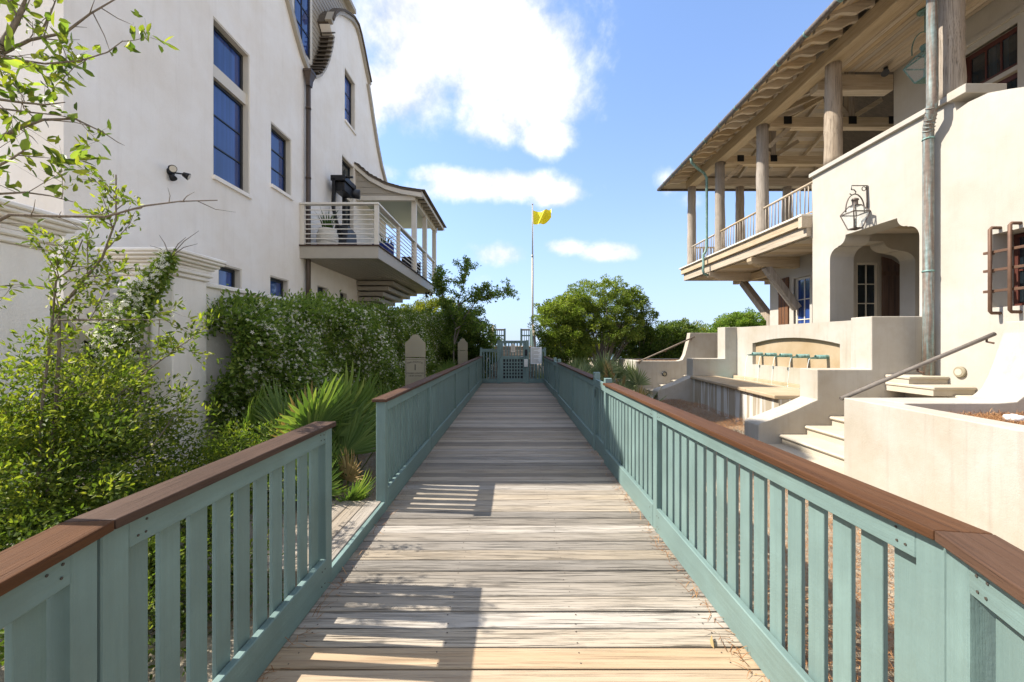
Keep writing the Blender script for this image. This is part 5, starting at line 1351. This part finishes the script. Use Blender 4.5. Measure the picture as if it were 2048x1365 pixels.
def near_shrub():
    rng = np.random.default_rng(5)
    T = thing('leggy_shrub', (-2.9, 2.9, -.15), 'tall leggy evergreen shrub filling the left foreground', 'shrub')
    ells = [((-2.95, 2.55, .55), (.75, .60, .72)), ((-2.45, 3.0, .25), (.58, .5, .58)), ((-3.35, 3.3, .75), (.75, .55, .78)), ((-2.8, 3.6, .22), (.5, .45, .55)), ((-3.5, 2.7, .75), (.75, .55, .62)), ((-2.2, 2.35, .10), (.42, .40, .50)), ((-2.55, 4.3, .25), (.75, .5, .50)), ((-1.95, 2.75, .0), (.35, .3, .4)), ((-3.15, 2.95, 1.15), (.5, .4, .40)), ((-3.4, 2.8, 1.25), (.5, .4, .35))]
    P, D, lv = clump_cloud(rng, ells, 900, 66, .15, (.45, 1.05), -.9)
    thin = (P[:, 2] > 1.15) & (rng.uniform(0, 1, len(P)) < .45); P, D, lv = P[~thin], D[~thin], lv[~thin]; lv = np.clip(lv + .10 * (P[:, 2] - .75), 0, 1)   # leaves turn paler towards the top
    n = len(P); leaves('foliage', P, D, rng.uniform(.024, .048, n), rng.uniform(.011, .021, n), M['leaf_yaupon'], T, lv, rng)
    b0 = MB(); nb = MB(); paths = []; npaths = []
    tk = [Vector((-1.80, 1.22, -.2)), Vector((-1.78, 1.24, 1.0)), Vector((-1.76, 1.25, 2.0)), Vector((-1.75, 1.25, 2.75))]; nb.tube(tk, [.03, .026, .02, .01], 8)
    T2 = thing('overhanging_shrub', tk[0], 'thin twigs with fresh leaves reaching in at the upper left corner', 'shrub')
    # hand set main stems, each with its own depth
    mains = [([at(90, 1010, 2.75), at(110, 840, 2.8), at(118, 700, 2.8), at(118, 620, 2.78), at(160, 570, 2.75), at(205, 515, 2.7), at(232, 440, 2.7), at(232, 350, 2.7)], .013),
             ([at(75, 1000, 2.7), at(85, 800, 2.7), at(100, 690, 2.72), at(112, 560, 2.7), at(140, 540, 2.7), at(165, 480, 2.68)], .010),
             ([at(118, 640, 2.78), at(250, 640, 2.7), at(330, 640, 2.6)], .008),
             ([at(-60, 470, 2.1), at(20, 430, 2.1), at(120, 433, 2.12), at(210, 434, 2.15), at(290, 412, 2.2), at(360, 403, 2.25), at(435, 401, 2.3)], .009),
             ([at(-80, 130, 1.9), at(-10, 115, 1.95), at(60, 80, 2.0), at(130, 66, 2.0), at(180, 28, 2.05), at(235, -4, 2.1)], .010),
             ([at(-40, 95, 1.85), at(20, 118, 1.9), at(90, 128, 1.9), at(160, 122, 1.95), at(215, 105, 2.0), at(246, 82, 2.0)], .006),
             ([at(5, 90, 1.9), at(35, 40, 1.9), at(55, -10, 1.9)], .016), ([at(80, 70, 2.0), at(100, 30, 2.0), at(115, -8, 2.0)], .006),
             ([at(-40, 300, 2.0), at(30, 260, 2.0), at(85, 240, 2.0), at(150, 238, 2.05), at(208, 266, 2.1)], .010), ([at(-30, 195, 1.95), at(40, 205, 1.95), at(90, 210, 2.0), at(130, 205, 2.0)], .007),
             ([at(-20, 215, 1.95), at(60, 225, 2.0), at(110, 230, 2.0), at(155, 238, 2.05)], .005),
             ([at(-30, 390, 2.0), at(50, 385, 2.0), at(100, 392, 2.0), at(150, 405, 2.0)], .006), ([at(-40, 350, 1.9), at(20, 320, 1.9), at(50, 300, 1.9)], .008),
             ([at(225, 800, 3.1), at(290, 745, 3.2), at(350, 700, 3.3), at(400, 665, 3.35)], .008), ([at(300, 900, 3.0), at(350, 830, 3.2), at(385, 800, 3.3)], .006)]
    bare = {3, 4, 8}
    near = .60                                   # the upper branches hang closer to the viewer
    eye = Vector((0, 0, CAM_H))
    mains = [([eye + (p - eye) * near for p in pts], r * near) if 3 <= k <= 12 else (pts, r) for k, (pts, r) in enumerate(mains)]
    for k, (pts, r) in enumerate(mains):
        b = nb if 3 <= k <= 12 else b0
        pp = [np.array(p) for p in pts]; n = len(pp)
        if 3 <= k <= 12 and k != 7:
            z = pp[0][2] - .12; nb.tube([(-1.76, 1.245, z), tuple(pp[0])], r * 1.1, 6)
        b.tube([tuple(p) for p in pp], [r * (1 - .7 * i / (n - 1)) for i in range(n)], 7, cap=False)
        for i in range(1, n):
            for _ in range(3 if k in (0, 1, 2, 13, 14) else (2 if k in bare else 1)):
                c = pp[i - 1] + (pp[i] - pp[i - 1]) * rng.uniform(0, 1); d = unit((pp[i] - pp[i - 1])[None])[0] * .6 + rng.normal(size=3) * .7
                if k in bare: 
                    e = c + d * rng.uniform(.03, .10); b.tube([tuple(c), tuple((c + e) / 2 + rng.normal(size=3) * .005), tuple(e)], [r * .3, r * .22, r * .08], 5, cap=False)
                else: branch_tree(rng, c, d, rng.uniform(.12, .30) * (near if 3 <= k <= 12 else 1), r * .35, 1, b, paths if not 3 <= k <= 12 else npaths, kids=(2, 4))
        if k not in (4,): (npaths if 3 <= k <= 12 else paths).append(pp[max(0, n // 2 - 1):] if k not in bare else pp[-1:])
    b0.build('stems', M['bark'], T, recalc=False); nb.build('stems', M['bark'], T2, recalc=False)
    P, D = twig_leaves([p for p in paths if len(p) > 1], rng, .07, .04, .018, 2); n = len(P)
    leaves('twig_leaves', P, D, rng.uniform(.028, .06, n), rng.uniform(.012, .024, n), M['leaf_yaupon'], T, np.clip(rng.normal(.62, .2, n), 0, 1), rng)
    P, D = twig_leaves([p for p in npaths if len(p) > 1], rng, .05, .04, .010, 1); n = len(P)
    leaves('branch_leaves', P, D, rng.uniform(.022, .042, n), rng.uniform(.010, .017, n), M['leaf_yaupon'], T2, np.clip(rng.normal(.62, .2, n), 0, 1), rng)
    # larger leaves close to the camera at upper left
    good = [p for p in npaths if len(p) > 1]; big = []; bd = []
    for _ in range(95):
        p = good[rng.integers(len(good))]; q = rng.integers(len(p) - 1); t = rng.uniform(0, 1); a = np.array(p[q]); c = np.array(p[q + 1])
        big.append(a + (c - a) * t); bd.append((c - a) / max(np.linalg.norm(c - a), 1e-6) * .6 + rng.normal(size=3) * .6)
    P = np.array(big); n = len(P); leaves('large_leaves', P, np.array(bd), rng.uniform(.03, .06, n), rng.uniform(.013, .024, n), M['leaf_tree'], T2, np.clip(rng.normal(.7, .2, n), 0, 1), rng)
near_shrub()

# ---- saw palmettos
def frond_mesh(seed, mat, blades=22, R=.66, span_=3.0, droop=.09, fold=.0):
    rng = np.random.default_rng(seed); V = []; Fq = []; lv = []
    def addv(p, val): V.append(p); lv.append(val); return len(V) - 1
    # petiole along +Y to y = 0; fan lies in the XY plane, facing +Z
    for k in range(blades):
        t = -span_ / 2 + span_ * k / (blades - 1) + rng.normal() * .015; l = R * (1 - .28 * abs(t) / (span_ / 2)) * rng.uniform(.88, 1.06)
        d = np.array([math.sin(t), math.cos(t), 0]); s = np.array([math.cos(t), -math.sin(t), 0]); w = .5 * R * span_ / blades * .60
        tilt = .25 * abs(math.sin(t)); val = np.clip(rng.normal(.5, .16), 0, 1); zig = .012
        ds = [0, .42, .78, 1.0]; ws = [.10, 1.0, .62, .02]; rows = []
        for q, wq in zip(ds, ws):
            c = d * l * q + np.array([0, 0, tilt * q * l * .5 - droop * (q ** 2.6) * l * rng.uniform(.6, 1.3)])
            rows.append((addv(c - s * w * wq + np.array([0, 0, zig * wq]), val + .12 * q), addv(c, val - .08), addv(c + s * w * wq + np.array([0, 0, zig * wq]), val + .12 * q)))
        for a, b in zip(rows[:-1], rows[1:]): Fq += [(a[0], a[1], b[1], b[0]), (a[1], a[2], b[2], b[1])]
    V = np.array(V); me = bpy.data.meshes.new('frond')
    pet = []; pf = []
    n0 = len(V)
    for i, y in enumerate((0.02, -.35, -.75)):
        for k in range(4): a = math.pi / 2 * k; pet.append((.009 * math.cos(a), y, .007 * math.sin(a) - .10 * (abs(y) ** 1.6)))
    for i in range(2):
        for k in range(4): pf.append((n0 + i * 4 + k, n0 + i * 4 + (k + 1) % 4, n0 + i * 4 + 4 + (k + 1) % 4, n0 + i * 4 + 4 + k))
    me.from_pydata(V.tolist() + pet, [], [tuple(f) for f in Fq] + pf); a = me.attributes.new('lv', 'FLOAT', 'POINT'); a.data.foreach_set('value', np.array(list(np.clip(lv, 0, 1)) + [.45] * len(pet), np.float32))
    me.materials.append(mat); return me
FR = {k: [frond_mesh(s + 10 * i, M[m]) for s in range(4)] for i, (k, m) in enumerate((('g', 'palm'), ('s', 'palm_grey'), ('d', 'palm_dry')))}
def palmetto(loc, size, n, label, kind='g', seed=0, dry=.08, lean=(.35, 1.25), group='saw palmettos'):
    rng = np.random.default_rng(seed + 100); T = thing('saw_palmetto', loc, label, 'palmetto', group)
    for k in range(max(6, int(n * .68))):
        kk = 'd' if rng.uniform() < dry else kind; me = FR[kk][rng.integers(4)]; s = size * rng.uniform(.8, 1.15)
        for attempt in range(14):
            az = 2 * math.pi * (k * .381966 + rng.uniform(-.05, .05) + attempt * .27); tl = rng.uniform(*lean) * (1 - .04 * attempt)     # tl: angle from vertical
            d = Vector((math.cos(az) * math.sin(tl), math.sin(az) * math.sin(tl), math.cos(tl)))
            x = Vector((-math.sin(az), math.cos(az), 0)); z = x.cross(d)
            # the fan bends outwards from its stalk
            R3 = Matrix((x, d, z)).transposed() @ Matrix.Rotation(rng.uniform(-.75, -.05), 3, 'X') @ Matrix.Rotation(rng.uniform(-.5, .5), 3, 'Y')
            hub = d * .72 * s * rng.uniform(.7, 1.15)
            if abs(loc[0]) > 3 or loc[1] > 17: break
            sg = 1 if loc[0] > 0 else -1
            if min((loc[0] + hub.x + (R3 @ (v.co * s)).x) * sg for v in me.vertices) > 1.37: break
        else: continue
        o = bpy.data.objects.new('frond', me); COL.objects.link(o); o.parent = T
        o.rotation_euler = R3.to_euler(); o.location = hub; o.scale = (s, s, s)
    return T
lp = [((-2.45, 5.35), 1.2, 15, 'large saw palmetto with upright fan leaves in front of the hedge'), ((-1.95, 4.6), 1.05, 14, 'saw palmetto with wide fans beside the end post of the long railing'), ((-2.9, 5.0), 1.0, 11, 'saw palmetto between the white pillar and the landing'),
      ((-1.9, 4.15), .72, 10, 'small low saw palmetto at the edge of the landing'), ((-2.05, 6.3), 1.1, 13, 'saw palmetto in front of the walkover sign'), ((-2.6, 7.2), 1.05, 11, 'saw palmetto at the foot of the hedge behind the others'), ((-1.9, 9.2), .95, 10, 'saw palmetto just beyond the walkover sign'),
      ((-2.05, 14.2), .95, 10, 'saw palmetto in front of the smaller sign'), ((-1.75, 12.3), .85, 9, 'dark saw palmetto under the slim tree by the railing'), ((-4.0, 3.05), .8, 9, 'saw palmetto with long blades at the left edge of the picture')]
for k, ((x, y), s, n, lab) in enumerate(lp): palmetto((x, y, float(gz(x, y)) - .05), s, n, lab, 'g', k, group='saw palmettos left of the boardwalk', dry=.05)
rp = [((2.3, 13.2), 1.25, 15, 'silvery saw palmetto nearest the pale planter corner'), ((3.1, 14.6), 1.3, 15, 'tall silvery saw palmetto in the middle of the right cluster'), ((2.1, 15.4), 1.25, 14, 'silvery saw palmetto behind the right railing'), ((3.9, 15.9), 1.25, 13, 'silvery saw palmetto below the spreading wax myrtle'),
      ((2.0, 17.4), 1.1, 12, 'silvery saw palmetto next to the beach gate notice'), ((3.2, 12.1), .95, 12, 'low saw palmetto with drooping fans beside the side gate'), ((4.1, 13.9), .95, 11, 'low saw palmetto touching the far planter wall'), ((3.0, 17.6), 1.35, 13, 'tall saw palmetto with pale crown under the round shrub'), ((1.75, 19.6), 1.0, 10, 'saw palmetto right of the dune stairs')]
for k, ((x, y), s, n, lab) in enumerate(rp): palmetto((x, y, float(gz(x, y)) - .05), s, n, lab, 's', 40 + k, dry=.09, group='saw palmettos right of the boardwalk', lean=(.2, 1.45))

# ---- shrubs and trees
def G(x, y): return (x, y, float(gz(x, y)) - .1)
shrub('round_shrub', 'dark rounded evergreen shrub left of the beach gate', 'shrub', G(-2.2, 17.8), [((-2.15, 17.8, 1.65), (1.15, 1.0, 1.45)), ((-1.75, 17.7, .9), (.85, .8, .95)), ((-3.3, 18.6, 1.7), (1.2, 1.0, 1.25))], 330, 70, .26, .07, .036, M['leaf_oak'], 61, .05, group='shrubs on the dune', up=-.85)
shrub('golden_shrub', 'sunlit yellow green shrub behind the far end of the hedge', 'shrub', G(-4.2, 21), [((-3.9, 21, 2.6), (1.6, 1.3, 1.25)), ((-5.4, 22, 2.3), (1.3, 1.1, 1.1)), ((-2.9, 21.5, 2.0), (1.0, 1.0, 1.0))], 330, 60, .28, .07, .036, M['leaf_gold'], 62, .05, group='shrubs on the dune')
def slim_tree():
    rng = np.random.default_rng(71); T = thing('slim_tree', G(-2.55, 16.4), 'slim young tree with open leafy branches by the end of the hedge', 'tree', 'trees beside the boardwalk')
    b = MB(); paths = []; Y = 16.4
    root = np.array(G(-2.15, Y))
    mains = [[(907, 720), (908, 680), (915, 640), (918, 600), (930, 560), (935, 520)], [(908, 690), (925, 640), (955, 600), (985, 588), (1015, 580)], [(912, 650), (890, 610), (880, 575), (875, 560)], [(910, 660), (940, 640), (965, 650), (985, 680)], [(918, 610), (950, 590), (965, 575)], [(908, 640), (885, 590), (872, 540)]]
    for m in mains:
        pp = [np.array(at(px, py, Y + rng.normal() * .12)) for px, py in m]; n = len(pp)
        b.tube([tuple(p) for p in pp], [.035 * (1 - .85 * i / (n - 1)) for i in range(n)], 7, cap=False)
        for i in range(1, n):
            for _ in range(6): branch_tree(rng, pp[i - 1] + (pp[i] - pp[i - 1]) * rng.uniform(.2, 1), unit((pp[i] - pp[i - 1])[None])[0] + rng.normal(size=3) * .7, rng.uniform(.25, .5), .010, 1, b, paths, droop=.03, kids=(3, 5))
    b.tube([tuple(root), tuple(at(907, 720, Y))], [.05, .036], 8, cap=False); b.build('trunk', M['bark'], T, recalc=False)
    P, D = twig_leaves(paths, rng, .04, .05, .045, 3); n = len(P); D[:, 2] -= .35
    leaves('crown', P, D, rng.uniform(.075, .14, n), rng.uniform(.034, .058, n), M['leaf_tree'], T, np.clip(rng.normal(.55, .18, n), 0, 1), rng)
slim_tree()
shrub('round_shrub', 'bright green rounded shrub right of the beach gate, beside the flagpole', 'shrub', G(2.3, 19.2), [((1.95, 18.8, 2.15), (.95, 1.0, 1.5)), ((2.35, 18.6, 1.3), (1.2, 1.0, 1.2)), ((2.8, 19.4, 2.7), (1.15, 1.1, 1.05))], 380, 66, .24, .062, .032, M['leaf_myrtle'], 63, .05, group='shrubs on the dune', up=-.85)
shrub('wax_myrtle', 'broad spreading wax myrtle with bare twisted limbs, centre right', 'tree', G(4.2, 19.3), [((4.0, 19.4, 3.45), (1.55, 1.2, .95)), ((3.0, 19.2, 2.9), (1.0, 1.0, .85)), ((5.2, 19.6, 3.25), (1.1, 1.0, .75)), ((4.9, 19.0, 2.2), (.9, .8, .6)), ((5.75, 19.5, 3.65), (.55, .5, .45)), ((6.35, 19.4, 2.85), (.40, .4, .28)), ((3.9, 18.6, 1.9), (.9, .7, .7))], 400, 60, .22, .062, .03, M['leaf_myrtle'], 64, .055, group='trees beside the boardwalk', up=-.6, ntips=30, fork=.4, shell=(.72, 1.2))
shrub('dark_shrub', 'dark green shrub behind the far planter wall', 'shrub', G(6.2, 20.2), [((5.9, 20.2, 1.7), (1.4, 1.0, 1.2)), ((7.3, 20.6, 1.6), (1.4, 1.0, 1.05)), ((8.7, 21, 1.6), (1.3, 1.0, 1.0))], 380, 60, .26, .065, .034, M['leaf_oak'], 65, .05, group='shrubs on the dune', ntips=24, up=-.85)
shrub('leafy_tree', 'small bushy tree beyond the villa balcony brace', 'tree', G(12.2, 22.5), [((12.0, 22.4, 1.9), (1.3, 1.1, 1.2)), ((13.1, 22.8, 2.1), (1.3, 1.0, 1.2))], 200, 60, .26, .075, .04, M['leaf_tree'], 66, .06, group='trees beside the boardwalk')
labs = ['low yellowish dune scrub, first mound beyond the dark shrub', 'low dune scrub mound in the middle of the far row', 'low dune scrub mound at the right end of the far row', 'dune scrub mound behind the wax myrtle', 'dune scrub behind the flagpole', 'dune scrub mound behind the golden shrub']
for k, (x, y, rx, h) in enumerate(((10.4, 25.5, 2.2, 1.55), (13.4, 26.5, 2.3, 1.5), (16.8, 27, 2.3, 1.5), (7.2, 25.5, 2.2, 1.5), (3.6, 24.5, 1.5, .9), (-7, 25, 2.4, 1.3))):
    z = float(gz(x, y)); shrub('dune_scrub', labs[k], 'shrub', G(x, y), [((x, y, z + h * .55), (rx, 1.3, h)), ((x + rx * .7, y + .4, z + h * .4), (rx * .7, 1.1, h * .8))], 260, 46, .26, .075, .036, M['leaf_gold'] if k % 2 == 0 else M['leaf_myrtle'], 80 + k, .04, group='mounds of dune scrub')

# ---- pine straw
def pine_straw(name, label, n, sampler, seed, parent=None):
    rng = np.random.default_rng(seed); P = sampler(rng, n); a = rng.uniform(0, 2 * math.pi, n); L = rng.uniform(.06, .14, n)[:, None]
    D = np.stack([np.cos(a), np.sin(a), rng.normal(0, .22, n)], 1); S = np.stack([-np.sin(a), np.cos(a), np.zeros(n)], 1) * .0018; C = rng.normal(0, .015, (n, 1)) * np.array([[0, 0, 1.0]])
    V = np.stack([P - S, P + S, P + D * L * .5 + S + C, P + D * L * .5 - S + C, P + D * L], 1).reshape(-1, 3); b = np.arange(n)[:, None] * 5
    o = mesh_np(name, V, [b + np.array([0, 1, 2, 3]), b + np.array([3, 2, 4])], M['needle'], None, np.repeat(np.clip(rng.normal(.5, .24, n), 0, 1), 5)); tag(o, label, kind='stuff')
def s_right(rng, n):
    y = 1.0 + 12.6 * rng.uniform(0, 1, n) ** 1.5; x = 1.32 + rng.uniform(0, 1, n) * (4.2 - 1.32 + .6 * (y > 8.4)); z = gz(x, y) + rng.uniform(.0, .05, n) + .06 * np.clip((x - 3.6), 0, 1) * (y > 7.5)
    return np.stack([x, y, z], 1)
pine_straw('pine_straw', 'brown pine straw on the ground between the right railing and the fountain', 52000, s_right, 91)
def s_bed(rng, n):
    y = rng.uniform(3.2, 5.42, n); x = 5.12 - .09 * (5.44 - y) + rng.uniform(.02, 2.4, n); return np.stack([x, y, .665 + rng.uniform(0, .03, n)], 1)
pine_straw('pine_straw', 'pine straw filling the bed behind the near planter wall', 14000, s_bed, 92)
def s_bed2(rng, n): return np.stack([rng.uniform(5.12, 8.5, n), rng.uniform(16.32, 18.28, n), .845 + rng.uniform(0, .03, n)], 1)
pine_straw('pine_straw', 'reddish pine straw in the far planter', 7000, s_bed2, 93)
def s_left(rng, n):
    x = rng.uniform(-2.6, -1.3, n); y = rng.uniform(2.5, 7, n); return np.stack([x, y, gz(x, y) + .01], 1)
pine_straw('leaf_litter', 'dry needles on the sand left of the boardwalk', 4000, s_left, 94)
def s_mound(rng, n):
    x = rng.uniform(4.0, 5.55, n); y = rng.uniform(8.55, 13.5, n); k = (x < 5.42 + .085 * (y - 8.5)); x = x[k]; y = y[k]
    x = np.resize(x, n); y = np.resize(y, n); return np.stack([x, y, gz(x, y) + .02 + .10 * (x - 4.0) + rng.uniform(0, .03, n)], 1)
pine_straw('pine_straw', 'mound of pine straw against the fountain basin', 16000, s_mound, 95)

def litter():
    rng = np.random.default_rng(97)
    P = np.array([[1.06, 2.16, .002]]); o = leaves('fallen_leaf', P, np.array([[.2, 1, .25]]), np.array([.085]), np.array([.032]), M['palm_dry'], None, np.array([.7]), rng); tag(o, 'single dry orange leaf lying on the planks beside the right kerb', 'leaf')
    T = thing('grass_tuft', (1.30, 4.75, -.3), 'few green grass blades poking through the right railing', 'grass')
    b = MB()
    for k in range(5):
        a = rng.uniform(-.5, .5); h = rng.uniform(.35, .52); x0 = 1.245 - rng.uniform(0, .05); y0 = 4.75 + rng.uniform(-.05, .05); w = .006
        b.add([(1.29, y0 - w, -.3), (1.29, y0 + w, -.3), (1.265, y0 + w + a * .05, .21), (1.265, y0 - w + a * .05, .21), (x0, y0 + a * .22, h)], [(0, 1, 2, 3), (3, 2, 4)])
    b.build('blades', M['palm'], T, recalc=False)
    def edge(rng, n):
        s = rng.uniform(0, 1, n) < .7; y = 1.6 + 5 * rng.uniform(0, 1, n) ** 1.6; x = np.where(s, 1.19 - np.abs(rng.normal(0, .03, n)), -1.19 + np.abs(rng.normal(0, .03, n))); return np.stack([x, y, np.full(n, .004)], 1)
    pine_straw('fallen_needles', 'stray pine needles along the edges of the planks', 420, edge, 98)
litter()
